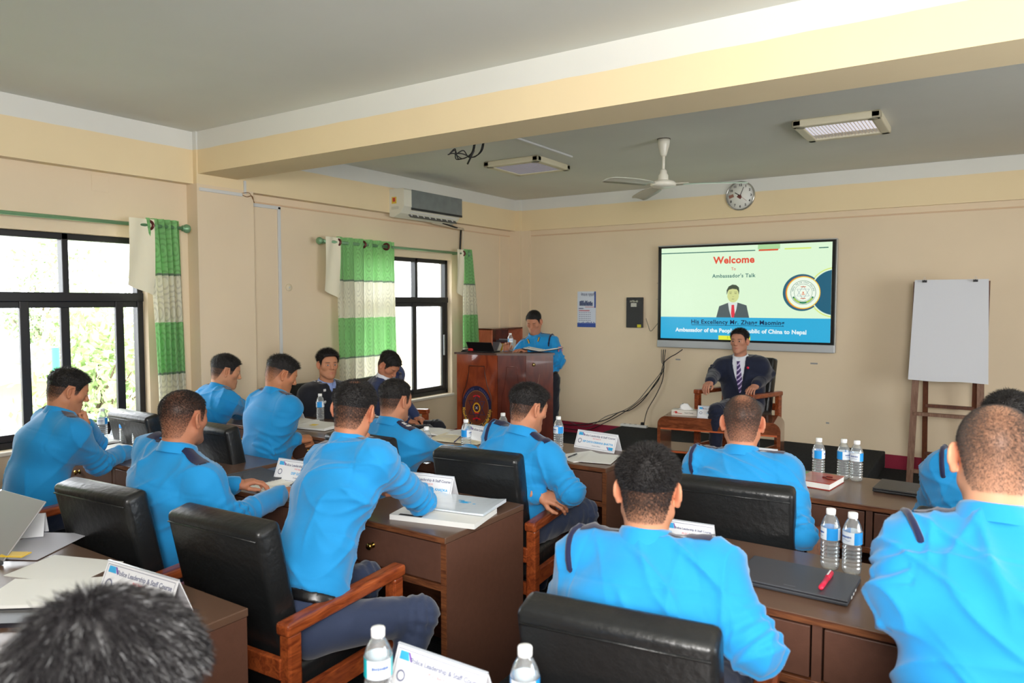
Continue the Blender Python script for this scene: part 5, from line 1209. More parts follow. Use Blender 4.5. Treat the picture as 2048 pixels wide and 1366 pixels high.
def rel(head, yaw, pitch, v, roll=0): return tuple(np.asarray(head)+rotm(yaw, pitch, roll)@np.asarray(v, float))
# officer by the near window, fist at his mouth
h_ = (-4.21, 1.95, 1.215)
person('officer in blue shirt writing by the near window, fist held to his mouth', (-4.26, 1.76, .57), -4, h_, -12, 20, 0, build=1.02, skin=SK[1], seed=1, top=.020, quiff=.006, strands=5000, comb=(0,.6,.2), shf=.02,
    hands=dict(L=dict(pos=rel(h_, -12, 20, (-.015,.150,-.165)), el=(-4.25,2.32,.80), pose='fist', fdir=(-.1,-.25,1), back=(-.2,1,.2)), R=dict(pos=hp(253,903,.80), el=(-4.15,2.07,.79), fix=1, pose='pen', fdir=(-.25,1,-.12), back=(.3,.1,1))))
person('officer with cropped thinning hair, back turned, at the left end of the middle desk', (-2.95, 1.76, .57), 0, (-2.83, 1.765, 1.212), 12, 4, 0, build=1.05, skin=(178,120,92), seed=2, top=.008, recede=.004, fmin=.35, bald=.3, ftop=.05, capmin=.2, sw=.0005, strands=11000, fat=1.06,
    hands=dict(R=dict(pos=(-2.72,2.17,.81), el=hp(462,1040,.80), fix=1), L=dict(pos=(-3.05,2.17,.81), el=(-3.22,1.9,.78), fix=1)))
person('slim officer in blue shirt leaning forward beside the pier, seen in profile', (-4.66, 2.93, .56), -8, (-4.58, 3.19, 1.203), -26, 16, 0, build=.93, skin=SK[0], seed=3, top=.018, strands=3500, comb=(0,.5,.3),
    hands=dict(R=dict(pos=hd(545,828,5.75), el=hd(480,860,5.4), pose='pen', fdir=(-.2,1,-.15), back=(.3,0,1)), L=dict(pos=(-5.0,3.6,.79), el=(-5.0,3.2,.8))))
person('officer in blue shirt reaching to an open drawer, in front of the slim officer', (-3.84, 2.93, .57), -6, (-3.80, 3.05, 1.236), -22, 24, 0, build=.98, skin=(184,124,90), seed=4, top=.020, fmin=.15, ftop=.04, hi=.012, quiff=.008, strands=4500, comb=(0,.5,.4), hvox=.0075,
    hands=dict(R=dict(pos=hd(597,877,4.66), el=hd(532,897,4.5), fix=1, pose='grip', fdir=(.35,1,-.1), back=(.4,0,1)), L=dict(pos=hd(575,915,4.9), el=(-4.15,3.1,.7))))
pk, K5 = person('man in black police uniform facing the room before the far curtain', (-4.78, 4.22, .54), -88, (-4.68, 4.24, 1.172), -112, 2, 0, outfit='blackuniform', cloth=M_BLACKU, trou=M_BLACKU, inner=M_LSHIRT, tie=M_BLACKU, epm=M_BLACKU, build=1.02, skin=(190,132,100), seed=5, top=.028, quiff=.010, stand=1.0, whorl=.3, strands=5000, fine=.003, shw=1.06, gaze=(.3,0), stubble=.08, hi=-.01, closed=True, tiel=.2, neckl=.03, sdrop=.09, front=.078, comb=(0,-.1,1))
m = MB(); p, n = onfront(K5, .10, .13); m.lathe([(.014,0),(.012,.004),(.001,.006)], tuple(p), 10, Matrix.Rotation(PI/2, 3, 'X'))
p, n = onfront(K5, -.105, .035); m.box(tuple(p), (.026,.004,.02)); p, n = onfront(K5, .105, .035); m.box(tuple(p), (.026,.004,.02)); m.build('silver_badge', M_SILV, K5['so'])
person('man in navy suit with bowed head reading beside the far window', (-4.62, 4.86, .54), -70, (-4.36, 4.64, 1.150), -84, 42, 0, outfit='suit', open=True, cloth=M_SUIT2, trou=M_BLACKU, tie=M_WSHIRT, build=.97, skin=(190,128,98), seed=6, top=.022, quiff=.004, strands=4000, eyes='shut', fine=.003, hunch=.05, knees={-1:(-.10,.47,.03), 1:(.12,.45,.02)})
person('officer with receding hairline seated at the left of the desk below the lectern', (-2.86, 3.0, .55), 0, (-2.80, 3.03, 1.145), -4, 8, 0, build=1.0, skin=(192,134,104), seed=7, top=.016, recede=.02, front=.078, fmin=.3, strands=4500, marks=True,
    hands=dict(R=dict(pos=(-2.62,3.52,.79), el=(-2.52,3.2,.68)), L=dict(pos=(-3.0,3.5,.79), el=(-3.2,3.2,.7))))
h_ = (-2.125, 2.06, 1.268)
person('officer in the middle foreground leaning on the desk, chin resting on his right hand', (-2.045, 1.70, .57), -4, h_, 22, 12, 6, hemup=.035, hunch=.004, build=.97, skin=(186,126,96), seed=8, top=.016, stand=.9, bald=.55, strands=9000, fine=.0032, hvox=.007, shf=.02, syaw=-8, shw=.98, foot=-.17, waist=.93, wamp=.0045, fmin=.6, nape=-.075,
    knees={1:(.25,.36,-.03), -1:(-.12,.42,0)},
    hands=dict(R=dict(pos=hd(738,908,2.95), el=hp(843,1000,.85), fix=1, pose='cheek', fdir=(-.1,-.15,1), back=(.8,.5,0)), L=dict(pos=hd(765,975,3.05), el=(-2.35,2.3,.78))))
person('officer in blue shirt before the lectern, face turned in profile, hands in lap', (-2.03, 3.07, .57), -8, (-1.93, 3.06, 1.170), -22, 14, 0, build=.98, skin=(188,130,100), seed=9, top=.020, quiff=.008, fmin=.4, strands=7000, fine=.0032, lanyard=(-1,), hvox=.0075,
    hands=dict(R=dict(pos=(-1.79,3.15,.70), el=(-1.63,2.97,.80), fix=1, pose='relaxed', fdir=(-.9,.3,-.3), back=(.2,-.3,.8)), L=dict(pos=hd(1080,990,3.5), el=(-2.3,3.0,.7), pose='relaxed', fdir=(.8,.4,-.2), back=(0,-.5,.6))))
# speaker at the lectern
hq = hd(1068, 643, 7.5)
pk, K10 = person('officer in blue shirt standing behind the lectern, looking down at his notes', (hq[0]+.09, hq[1]+.05, .90), -166, hq, -168, 26, 0, standing=True, build=.92, skin=(184,126,98), seed=10, top=.012, fmin=.3, strands=4500, fine=.003, eyes='shut', lanyard=(-1,), marks=True, hvox=.0075, hs=.95, stubble=.1, closed=True, trou=M_BLACKU, neckl=.035, sdrop=.105, front=.074, comb=(0,.3,.8),
    hands=dict(R=dict(pos=(hq[0]-.14, hq[1]-.30, 1.20), el=(hq[0]-.22,hq[1]+.05,1.0)), L=dict(pos=(hq[0]+.08, hq[1]-.27, 1.20), el=hd(1119,722,7.45), fix=1)))
m = MB(); p, n = onfront(K10, .085, .165); m.box(tuple(p), (.045,.004,.014)); m.build('name_badge', mat('badge_cream', (226,220,170), .4), K10['so'])
for s in (-1, 1):
    m = MB(); p, n = onfront(K10, s*.055, .045, .006); m.box(tuple(p), (.020,.004,.052), Matrix.Rotation(s*.35, 3, 'Y'), .001); g = m.build('collar_tab', M_NAVY, K10['so'])
    m = MB(); m.box(tuple(p+A(0,.004,0)), (.009,.003,.046), Matrix.Rotation(s*.35, 3, 'Y')); m.build('gold_stripe', M_GOLD, g)
    m = MB(); p, n = onfront(K10, s*.085, .20); m.box(tuple(p), (.085,.005,.028), None, .002); m.lathe([(.006,0),(.001,.004)], tuple(p+A(0,.006,0)), 8); m.build('pocket_flap', M_SHIRT, K10['so'])
a, e, w_, _ = K10['arms'][-1]; c_ = a*.62+e*.38; out = nrm(A(-.9,.45,0)); r_ = K10['bv'].ray_cast(Vector(c_+out*.3), Vector(-out)); c_ = np.array(r_[0])+out*.004 if r_[0] is not None else c_
MX = MT(c_, np.cross(A(0,0,1), out), (0,0,1)); m = MB(); m.add([MX@Vector(v) for v in [(-.032,.036,0),(.032,.036,0),(.034,-.01,0),(.0,-.044,0),(-.034,-.01,0)]], [(0,1,2,3,4)]); pt = m.build('arm_patch', mat('patch_pink', (206,120,140), .6), K10['so'])
m = MB(); m.add([MX@Vector((.022*math.cos(q), .022*math.sin(q)-.002, .002)) for q in [2*PI*k/16 for k in range(16)]], [tuple(range(16))]); m.build('patch_emblem', mat('patch_blue', (90,120,190), .6), pt)
# seated speaker on the stage
hq = hd(1479, 682, 6.93)
pk, K11 = person('man in dark navy suit and striped purple tie seated in the armchair on the stage', (-1.975, 7.03, .71), 184, hq, 176, 0, 0, outfit='suit', cloth=M_SUIT, trou=M_SUIT, build=1.0, skin=(188,134,110), seed=11, top=.022, strands=5000, fine=.0028, floor=.17, hs=.98, neckl=.025, comb=(0,-.2,1), quiff=.006, gaze=(-.2,0), stubble=.05, hvox=.0075, closed=True, front=.080, sdrop=.088, tiel=.40,
    tie=None or (lambda: (lambda m: m)(mat('tie_purple', (74,52,110), .5)))(), knees={1:(.16,.44,0), -1:(-.16,.44,0)}, foot=.0,
    hands=dict(R=dict(pos=hd(1420,764,6.78), el=hd(1431,744,7.1), fix=1, pose='drape', fdir=(-.15,-1,-.35), back=(-.1,-.3,1)), L=dict(pos=hd(1512,770,6.74), el=hd(1534,748,7.02), fix=1, pose='drape', fdir=(-.25,-1,-.4), back=(.1,-.3,1))))
tm = bpy.data.materials['tie_purple']; nt = tm.node_tree; wv = nt.nodes.new('ShaderNodeTexWave'); wv.bands_direction = 'DIAGONAL'; wv.inputs['Scale'].default_value = 14; tc = nt.nodes.new('ShaderNodeTexCoord'); rp = nt.nodes.new('ShaderNodeValToRGB'); rp.color_ramp.interpolation = 'CONSTANT'
rp.color_ramp.elements[0].color = s2l((62,42,98))+(1,); rp.color_ramp.elements[1].position = .72; rp.color_ramp.elements[1].color = s2l((196,180,220))+(1,)
nt.links.new(tc.outputs['Object'], wv.inputs['Vector']); nt.links.new(wv.outputs[0], rp.inputs[0]); nt.links.new(rp.outputs[0], nt.nodes['Principled BSDF'].inputs['Base Color'])
m = MB(); p, n = onfront(K11, -.085, .085, .012); m.lathe([(.013,0),(.011,.004),(.001,.005)], tuple(p), 10, Matrix.Rotation(-PI/2, 3, 'X')); m.build('red_lapel_pin', mat('pin_red', (220,40,70), .3), K11['so'])
m = MB(); a, e, w_, _ = K11['arms'][1]; d = nrm(w_-e); m.tube([tuple(w_-d*.0+0), tuple(w_+d*.018)], .031, 14); m.build('wristwatch', mat('watch_dark', (40,36,34), .3, metal=.5), pk)
# right hand block
person('balding officer in blue shirt seen from behind, facing the coffee table', (-.88, 3.04, .57), 4, (-.905, 3.20, 1.172), 14, 6, 0, build=1.02, skin=(196,134,104), seed=12, haircol=mat('buzz_hair', (62,54,50), .7), top=.005, bald=.72, fmin=.5, ftop=.03, capmin=.2, sw=.0004, strands=12000, fine=.0032, hs=1.04, lanyard=(-1,), hvox=.0075, sdrop=.06,
    hands=dict(R=dict(pos=(-.70,3.24,.70), el=(-.61,2.99,.78), fix=1, pose='relaxed', fdir=(-.1,.5,-.8), back=(1,.2,.2)), L=dict(pos=(-1.02,3.5,.78), el=(-1.2,3.2,.72))))
person('officer in bright blue shirt seen squarely from behind in the foreground, thick short hair', (-.735, 1.74, .57), 4, (-.79, 1.88, 1.175), 17, 6, 0, build=1.06, skin=(196,138,106), seed=13, top=.022, stand=.75, fmin=.55, strands=14000, fine=.003, hs=1.02, lanyard=(-1,), hvox=.0068, sdrop=.058, bald=.0, sw=.0005,
    hands=dict(R=dict(pos=(-.50,2.02,.72), el=hd(1515,1300,1.76), fix=1, pose='relaxed', fdir=(-.6,.8,0), back=(0,0,1)), L=dict(pos=(-.95,2.1,.72), el=(-1.12,1.8,.7))))
person('large officer at the right edge with navy braid, shaved head seen from behind', (.05, 1.78, .58), 0, (.016, 2.06, 1.33), 2, 12, 0, build=1.10, skin=(206,150,118), seed=14, wamp=.0065, top=.0045, sidel=.003, bald=.5, fmin=.5, ftop=.03, fade=.72, strands=30000, sw=.00026, haircol=mat('buzz_hair', (62,54,50), .7), capmin=.2, fine=.003, hs=1.08, lanyard=(-1,), hvox=.0068, sdrop=.085, belly=True, shw=.86,
    hands=dict(L=dict(pos=(-.10,2.28,.80), el=hd(1806,1190,1.69), fix=1, pose='relaxed', fdir=(.5,1,0), back=(0,0,1)), R=dict(pos=(.25,2.45,.80), el=(.45,2.1,.75))))
person('officer at the right edge half hidden behind the large officer, black hair showing', (.0, 3.10, .57), 6, (.06, 3.25, 1.245), 0, 10, 0, build=1.05, skin=(190,134,104), seed=15, top=.024, strands=6000, lanyard=(-1,), hvox=.0075,
    hands=dict(L=dict(pos=(-.15,3.6,.79), el=hd(1800,1100,2.75)), R=dict(pos=(.2,3.6,.79), el=(.35,3.3,.75))))
person('person with tousled black and grey hair in the lower left foreground, only head visible', (-.83, .22, .56), -6, hd(205, 1385, .93), -10, 28, 0, build=1.0, skin=(196,140,112), seed=16, top=.030, sidel=.014, fmin=.95, strands=30000, grey=.03, stand=.04, whorl=.9, sw=.0009, bald=.25, haircol=mat('glossy_dark_hair', (34,32,34), .4, spec=.5), comb=(.5,.8,0), fine=.003, hi=-.05,
    hands=dict(R=dict(pos=(-.62,.80,.80), el=(-.5,.5,.72)), L=dict(pos=(-1.0,.86,.80), el=(-1.15,.5,.72))))
c = dup(chair0); c.location = (-.86, .24, 0); c.rotation_euler = (0, 0, 0); c['label'] = 'black leather armchair under the grey haired person, below the bottom left of the view'; c['group'] = 'leather armchairs at the desks'
# ------------------------------------------------------------------ water bottles
def ramp_bottle_mat():
    m = bpy.data.materials.new('clear_plastic_water'); m.use_nodes = True; nt = m.node_tree; nt.nodes.clear()
    out = nt.nodes.new('ShaderNodeOutputMaterial'); tr = nt.nodes.new('ShaderNodeBsdfTransparent'); tr.inputs[0].default_value = (.93,.96,.97,1)
    gl = nt.nodes.new('ShaderNodeBsdfGlossy'); gl.inputs['Roughness'].default_value = .08; df = nt.nodes.new('ShaderNodeBsdfDiffuse'); df.inputs[0].default_value = (.85,.88,.9,1)
    lw = nt.nodes.new('ShaderNodeLayerWeight'); lw.inputs[0].default_value = .35; a = nt.nodes.new('ShaderNodeMixShader'); b = nt.nodes.new('ShaderNodeMixShader'); a.inputs[0].default_value = .14
    nt.links.new(tr.outputs[0], a.inputs[1]); nt.links.new(df.outputs[0], a.inputs[2]); nt.links.new(lw.outputs['Facing'], b.inputs[0]); nt.links.new(a.outputs[0], b.inputs[1]); nt.links.new(gl.outputs[0], b.inputs[2]); nt.links.new(b.outputs[0], out.inputs[0]); return m
M_PET = ramp_bottle_mat(); M_CAP = mat('white_cap', (240,240,240), .4)
M_LAB_B = mat('label_blue', (40,150,226), .35); M_LAB_W = mat('label_white', (226,234,242), .35); M_LTX = mat('label_ink', (50,90,160), .5)
def make_bottle(label):
    t = thing('water_bottle', label, 'bottle'); r = .0315
    prof = [(.001,.003),(.02,.0),(.027,.003),(.0305,.012)]
    for k in range(6): z = .02+k*.0135; prof += [(r, z), (r, z+.006), (r-.0022, z+.0085), (r-.0022, z+.011)]
    prof += [(r,.105),(r,.108),(r-.0012,.110),(r-.0012,.148),(r,.150),(r,.153),(r-.002,.160),(.025,.174),(.018,.187),(.0135,.193),(.0135,.198)]
    part(MB().lathe(prof, (0,0,0), 28), 'bottle_body', M_PET, t)
    c = MB().lathe([(.0155,.194),(.0158,.196),(.0158,.211),(.0145,.2135),(.001,.214)], (0,0,0), 26); part(c, 'cap', M_CAP, t)
    m = MB(); vs = []; fs = []; N = 40
    for k in range(N+1):
        a = 2*PI*k/N
        for z in (.108, .150): vs.append(((r+.0006)*math.cos(a), (r+.0006)*math.sin(a), z))
    for k in range(N): fs.append((2*k, 2*k+2, 2*k+3, 2*k+1))
    m.add(vs, fs, True); m.m = [1 if (k % 20) < 8 else 0 for k in range(N)]
    lb = m.build('label_band', [M_LAB_W, M_LAB_B], t)
    m = MB()
    for s in (0, PI):
        for k in range(9):
            a = s+1.75+k*.13; rr = r+.0012
            m.box((rr*math.cos(a), rr*math.sin(a), .133), (.0006, .003, .005 if k % 3 else .007), Matrix.Rotation(a, 3, 'Z'))
        for k in range(7): a = s+1.9+k*.13; rr = r+.0012; m.box((rr*math.cos(a), rr*math.sin(a), .122+.002*math.sin(k)), (.0006, .0035, .0012), Matrix.Rotation(a, 3, 'Z'))
    part(m, 'label_print', M_LTX, lb)
    return t
def bcap(px, py, z=.97): return atZ(px, py, z)
BT = [
 ((204,820), 'water bottle by the near window, leftmost of the three on the window desk', 0), ((248,826), 'water bottle on the window desk, middle of the three', 1), ((273,829), 'water bottle on the window desk, nearest the empty chair back', 2.4),
 ((640,790), 'water bottle standing before the guest in black uniform', 1.6), ((853,857), 'small water bottle beside the officer in front of the lectern, only its upper part seen', 2.0),
 ((932,842), 'water bottle left of the name card below the lectern emblem', 1.1), ((1006,829), 'water bottle directly left of the officer by the lectern', .3), ((1117,836), 'water bottle right of the officer by the lectern, at the aisle end of the desk', 2.0),
 ((1638,880), 'water bottle behind the red notebook, leftmost of three', 1.0), ((1688,882), 'water bottle with blue label side out, middle of the three behind the red notebook', .3), ((1714,885), 'water bottle right of the three near the closed black laptop', 2.2),
 ((1662,1023), 'water bottle behind the closed grey laptop, left of the pair', 1.35), ((1706,1031), 'water bottle behind the closed grey laptop, right of the pair', 1.9)]
bot0 = make_bottle(BT[0][1])
for i, ((px, py), lab, rz) in enumerate(BT):
    b = bot0 if i == 0 else dup(bot0); p = atZ(px, py, .963); b.location = (p.x, p.y, .76); b.rotation_euler = (0, 0, rz); b['label'] = lab; b['group'] = 'water bottles on the desks'
b = dup(bot0); p = atZ(756, 1262, .965); b.location = (p.x, p.y, .76); b.rotation_euler = (0, 0, .2); b['label'] = 'large looking water bottle with turquoise label at the bottom edge left of the name card'
for ch in b.children:
    if ch.name.startswith('label_band'): ch.data = ch.data.copy(); ch.data.materials[1] = mat('label_turquoise', (20,186,196), .35)
b = dup(bot0); p = atZ(1050, 1300, .965); b.location = (p.x, p.y, .76); b.rotation_euler = (0, 0, 2.9); b['label'] = 'water bottle at the bottom edge right of the name card'
b = dup(bot0); p = atZ(1013, 703, 1.2)+Vector((0,.07,0)); b.location = (p.x, p.y, 1.2); b.scale = (.85,.85,.85); b.rotation_euler = (0, 0, .4); b['label'] = 'small water bottle standing on top of the lectern'; 
# ------------------------------------------------------------------ name cards
M_CARD = mat('acrylic_card', (236,238,244), .25, coat=.5); M_CGR = mat('card_print_grey', (120,124,150), .5); M_CBL = mat('card_blue', (60,170,226), .5); M_CPU = mat('card_purple', (120,80,170), .5); M_CRD = mat('card_red', (224,90,96), .5); M_CEDGE = mat('acrylic_edge', (190,196,206), .15, spec=.7)
def name_card(label, loc, rz, name, role, L=.285, H=.108):
    t = thing('name_card', label, 'name card', loc, rz); th_ = .045; ang = math.atan2(th_, H); R_ = Matrix.Rotation(-ang, 3, 'X'); sl = math.hypot(H, th_)
    R1 = Matrix.Rotation(-ang, 3, 'X'); R2 = Matrix.Rotation(ang, 3, 'X')
    a = part(MB().box((0, -th_/2, H/2), (L, .003, sl), R1), 'front_face', M_CARD, t)
    part(MB().box((0, th_/2, H/2), (L, .003, sl), R2), 'back_face', M_CARD, t)
    nrm = R1@Vector((0,-1,0)); up = R1@Vector((0,0,1)); c0 = Vector((0, -th_/2, H/2))+nrm*.0018
    P2 = lambda u, v: c0+Vector((u*L/2, 0, 0))+up*(v*sl/2)
    m = MB()
    for (u0, v0, u1, v1) in [(-.95,.86,.95,.83),(-.95,-.83,.95,-.86)]: m.add([P2(u0,v0), P2(u1,v0), P2(u1,v1), P2(u0,v1)], [(0,1,2,3)])
    for u in (-.955, .945): m.add([P2(u,.86), P2(u+.01,.86), P2(u+.01,-.86), P2(u,-.86)], [(0,1,2,3)])
    part(m, 'printed_border', M_CGR, a)
    for s in (1, -1):
        m = MB(); m.add([P2(s*-.90,s*.78), P2(s*-.72,s*.78), P2(s*-.66,s*.45), P2(s*-.90,s*.45)], [(0,1,2,3)]); part(m, 'blue_corner', M_CBL, a)
        m = MB(); m.add([P2(s*-.72,s*.78), P2(s*-.68,s*.78), P2(s*-.58,s*.45), P2(s*-.64,s*.45)], [(0,1,2,3)]); part(m, 'purple_corner', M_CPU, a)
    m = MB(); N = 20; vs = [P2(-.78+.10*math.cos(2*PI*k/N)*1, -.15+.10*math.sin(2*PI*k/N)*L/sl) for k in range(N)]; vs2 = [P2(-.78+.07*math.cos(2*PI*k/N), -.15+.07*math.sin(2*PI*k/N)*L/sl) for k in range(N)]
    m.add(vs+vs2, [(k, (k+1)%N, N+(k+1)%N, N+k) for k in range(N)]); part(m, 'seal', M_CGR, a)
    T = lambda u, v: MT(P2(u, v)+nrm*.0004, (1,0,0), up)
    text_mesh('course_line', 'Police Leadership & Staff Course', .0165*L/.285, T(.14,.52), M_CGR, a, ext=.0001, bold=.0004)
    text_mesh('batch_line', 'PLSC Batch 01', .0105, T(.05,.22), M_CRD, a, ext=.0001)
    if name: text_mesh('name_line', name, .0165*L/.285, T(.12,-.18), M_CBL, a, ext=.0001, bold=.0005)
    if role: text_mesh('role_line', role, .0105, T(.08,-.55), M_CGR, a, ext=.0001)
    for s in (-1,): part(MB().box((0, -.0006, H+.001), (L, .006, .003)), 'top_edge', M_CEDGE, t)
    return t
G = 'acrylic name cards on the desks'
def nc(lab, p0, p1, name, role, y0off=.0, rz=None, z=.76, **k):
    a, b = atZ(p0[0], p0[1], z), atZ(p1[0], p1[1], z); c = (a+b)/2; ang = math.atan2(b.y-a.y, b.x-a.x) if rz is None else rz
    o = name_card(lab, (c.x-.022*math.sin(ang)*-1*0, c.y+.022, z), ang, name, role, L=(b-a).length if k.get('auto', True) else .285); o['group'] = G; return o
nc('name card right of the leaning officer, above the white magazines', (800,988), (903,1001), 'DIWAS BAHADUR KHADKA', 'Student Officer')
nc('name card in front of the officer with thinning hair, beside the open notebook', (552,958), (640,972), 'DSP GOVINDA', 'Student Officer')
nc('name card left of the officer by the lectern, partly behind his shoulder', (927,880), (1018,896), 'DSP HIMAL', 'Student Officer')
nc('name card at the aisle end of the desk right of the officer by the lectern', (1153,893), (1233,906), 'SSP DAYA KRISHNA BHATTA', 'Student Officer')
nc('name card half hidden behind the head of the foreground officer', (1330,1096), (1424,1112), '', '')
nc('name card beyond the shoulder of the balding officer facing the stage', (1465,929), (1553,939), '', '')
nc('large name card on the bottom left desk behind the grey haired head', (202,1192), (350,1236), 'SSP', 'Student Officer', rz=math.radians(4))
nc('name card before the officers by the pier, left of the black uniform', (545,832), (588,842), '', '', rz=math.radians(2))
nc('name card at the very bottom edge between two bottles', (775,1388), (975,1440), 'SP', 'Student Officer', rz=0)
o = name_card('name card by the near window behind the leftmost bottle', (-4.88, 2.60, .76), 0, '', '', L=.22); o['group'] = G
o = name_card('name card on the coffee table before the speaker', (-2.14, 6.60, .62), math.radians(9), 'H.E. Mr. Ambassador', 'Chief Guest', L=.27); o['group'] = 'card on the coffee table'; del o['group']
# tissue box
tb = thing('tissue_box', 'white tissue box with printed side on the coffee table', 'tissue box', (-2.42, 6.64, .62), math.radians(10))
part(MB().bx(-.12, .12, -.06, .06, 0, .052, .003), 'box', mat('tissue_box_card', (224,218,208), .5), tb)
m = MB(); m.tube(spline([(-.10,-.061,.028),(-.08,-.061,.034),(-.05,-.061,.022),(-.02,-.061,.02)], 5), .0025, 5); m.bx(-.085,-.065,-.0615,-.06,.02,.04); part(m, 'red_print', mat('tb_red', (200,50,50), .5), tb)
text_mesh('lettering', 'Facial Tissue', .016, MT((.045, -.0608, .028), (1,0,0), (0,0,1)), M_INK, tb)
rt = random.Random(3); m = MB(); vs = []; fs = []; N = 16
for j in range(6):
    for i in range(N):
        a = 2*PI*i/N; r_ = (.07*(1-j*.12))*(1+.25*math.sin(3*a+j)); vs.append((r_*math.cos(a), r_*.35*math.sin(a), .05+j*.011+.008*math.sin(4*a+j*2)*(j > 2)))
for j in range(5):
    for i in range(N): fs.append((j*N+i, j*N+(i+1)%N, (j+1)*N+(i+1)%N, (j+1)*N+i))
fs.append(tuple(5*N+i for i in range(N))); m.add(vs, fs, True); part(m, 'tissue', mat('tissue_white', (240,240,240), .8), tb)

# ------------------------------------------------------------------ papers, books, laptops
M_PAPER = mat('white_paper', (232,232,228), .7); M_CREAM = mat('cream_paper', (226,216,186), .7); M_BOOKD = mat('dark_cover', (40,38,44), .4)
def sheet(name, label, cat, c, size, rz, z=.76, th=.0015, curl=.0, m_=None, group=None, pages=None, cover=None, extra=None, n=8):
    t = thing(name, label, cat, (c[0], c[1], z), rz, group); hx, hy = size[0]/2, size[1]/2
    def slab(zz, tk, sx, sy_, cur, mt, nm, off=(0,0)):
        vs = []; fs = []
        for j in range(n+1):
            for i in range(n+1):
                u, v = i/n-.5, j/n-.5; h = cur*(abs(u)*2)**3*(.6+v)+.25*cur*math.sin(5*u+3*v)
                vs.append((u*2*sx+off[0], v*2*sy_+off[1], zz+tk+max(0,h)))
        for j in range(n):
            for i in range(n): a = j*(n+1)+i; fs.append((a, a+1, a+n+2, a+n+1))
        k = len(vs); bot = [(x_, y_, min(zz, z_-tk)) for x_, y_, z_ in vs]; rim = [i for i in range(n+1)]+[j*(n+1)+n for j in range(1, n+1)]+[n*(n+1)+i for i in range(n-1, -1, -1)]+[j*(n+1) for j in range(n-1, 0, -1)]
        fs += [(rim[i], k+rim[i], k+rim[(i+1) % len(rim)], rim[(i+1) % len(rim)]) for i in range(len(rim))]
        m = MB(); m.add(vs+bot, fs, False); return part(m, nm, mt, t)
    if cover: slab(0, .004, hx*1.02, hy*1.02, 0, cover, 'cover'); slab(.0041, th, hx, hy, curl, m_ or M_PAPER, 'pages')
    else: slab(0, th, hx, hy, curl, m_ or M_PAPER, 'sheet')
    return t
def print_lines(t, n, w_, h_, z, m_, x0=0, y0=0, label='printed_lines', seed=1):
    R = random.Random(seed); m = MB()
    for k in range(n): y = h_/2-h_*k/n; m.bx(x0-w_/2, x0-w_/2+w_*R.uniform(.55,1), y0+y-.0012, y0+y+.0012, z, z+.0004)
    part(m, label, m_, t)
M_PRINT = mat('grey_print', (186,188,196), .7)
def Z2(px, py, z=.765): p = atZ(px, py, z); return (p.x, p.y)
def open_book(label, cL, cR, size, rz, m_, seed, th=.012, z=.76, cover=None):
    """open notebook: two page blocks arching from the spine"""
    c = ((cL[0]+cR[0])/2, (cL[1]+cR[1])/2); t = thing('open_notebook', label, 'notebook', (c[0], c[1], z), rz); w_, h_ = size
    for s in (-1, 1):
        vs = []; fs = []; n = 12
        for j in range(2):
            for i in range(n+1):
                u = i/n; vs.append((s*u*w_, (j-.5)*h_, .003+th*(math.sin(min(u*3.2,1.57))*(1-.35*u))))
        for i in range(n): fs.append((i, i+1, n+2+i, n+1+i))
        k = len(vs); vs += [(a, b, .003) for a, b, _ in vs]; rim = list(range(n+1))+list(range(2*n+1, n, -1))
        fs += [(rim[i], rim[(i+1) % len(rim)], k+rim[(i+1) % len(rim)], k+rim[i]) for i in range(len(rim))]
        m = MB(); m.add(vs, fs); pg = part(m, 'page_block', m_, t)
        R = random.Random(seed+s); m = MB()
        for k in range(10):
            if R.random() < .8:
                y = h_*.38-k*h_*.075; L = w_*R.uniform(.4,.8); zz = .0045+th*(.72)
                m.box((s*(w_*.48), y, zz+.0012), (L, .0015, .0003))
        part(m, 'handwriting', M_PRINT, pg)
    part(MB().bx(-w_*1.02, w_*1.02, -h_*.51, h_*.51, 0, .003), 'cover', cover or M_BOOKD, t); return t
open_book('open notebook with a pen lying on it, left of the leaning officer', Z2(510,965), Z2(600,972), (.20, .27), math.radians(-8), mat('offwhite_page', (228,226,218), .7), 3)
open_book('open cream notebook with pen in front of the officer before the lectern', Z2(880,876), Z2(965,880), (.19, .25), math.radians(8), M_CREAM, 5, .018)
open_book('large open white booklet at the far side of the desk below the lectern', Z2(850,868), Z2(930,864), (.21, .20), math.radians(12), M_PAPER, 6, .02)
def pen(label, a, b, col, z=.775, r=.0045, cap=(30,30,34)):
    A, B = Vector((a[0], a[1], 0)), Vector((b[0], b[1], 0)); t = thing('pen', label, 'pen', (A.x, A.y, z)); d = B-A
    k = lambda f_: tuple(d*f_+Vector((0,0,r)))
    part(MB().tube([k(0), k(.06), k(.66)], [r*.4, r, r], 10), 'barrel', mat('pen_body', col, .3), t); part(MB().tube([k(.64), k(.66), k(1)], [r*1.1, r*1.15, r*1.1], 10), 'cap', mat('pen_cap', cap, .3), t)
    part(MB().box(Vector(k(.8))+Vector((0,0,r*1.5)), (.004, d.length*.28, .002), Matrix.Rotation(math.atan2(d.y, d.x)-PI/2, 3, 'Z')), 'clip', M_TRUNK, t)
pen('black and white pen lying across the open notebook', Z2(553,996,.785), Z2(594,962,.785), (210,214,230), .782, .0055)
pen('dark blue pen on the cream notebook below the lectern', Z2(908,884,.79), Z2(926,868,.79), (30,30,80), .784)
pen('dark pen on the papers at the aisle end of the front desk', Z2(1136,915,.77), Z2(1153,908,.77), (60,60,64), .7665)
pen('bright red highlighter pen lying on the closed grey laptop', Z2(1640,1184,.78), Z2(1662,1152,.78), (226,36,72), .7825, .008, (214,30,66))
sheet('leaflet', 'white leaflet sheets at the aisle end of the front desk before the name card', 'paper', Z2(1165,912), (.21, .27), math.radians(-28), th=.003, curl=.004)
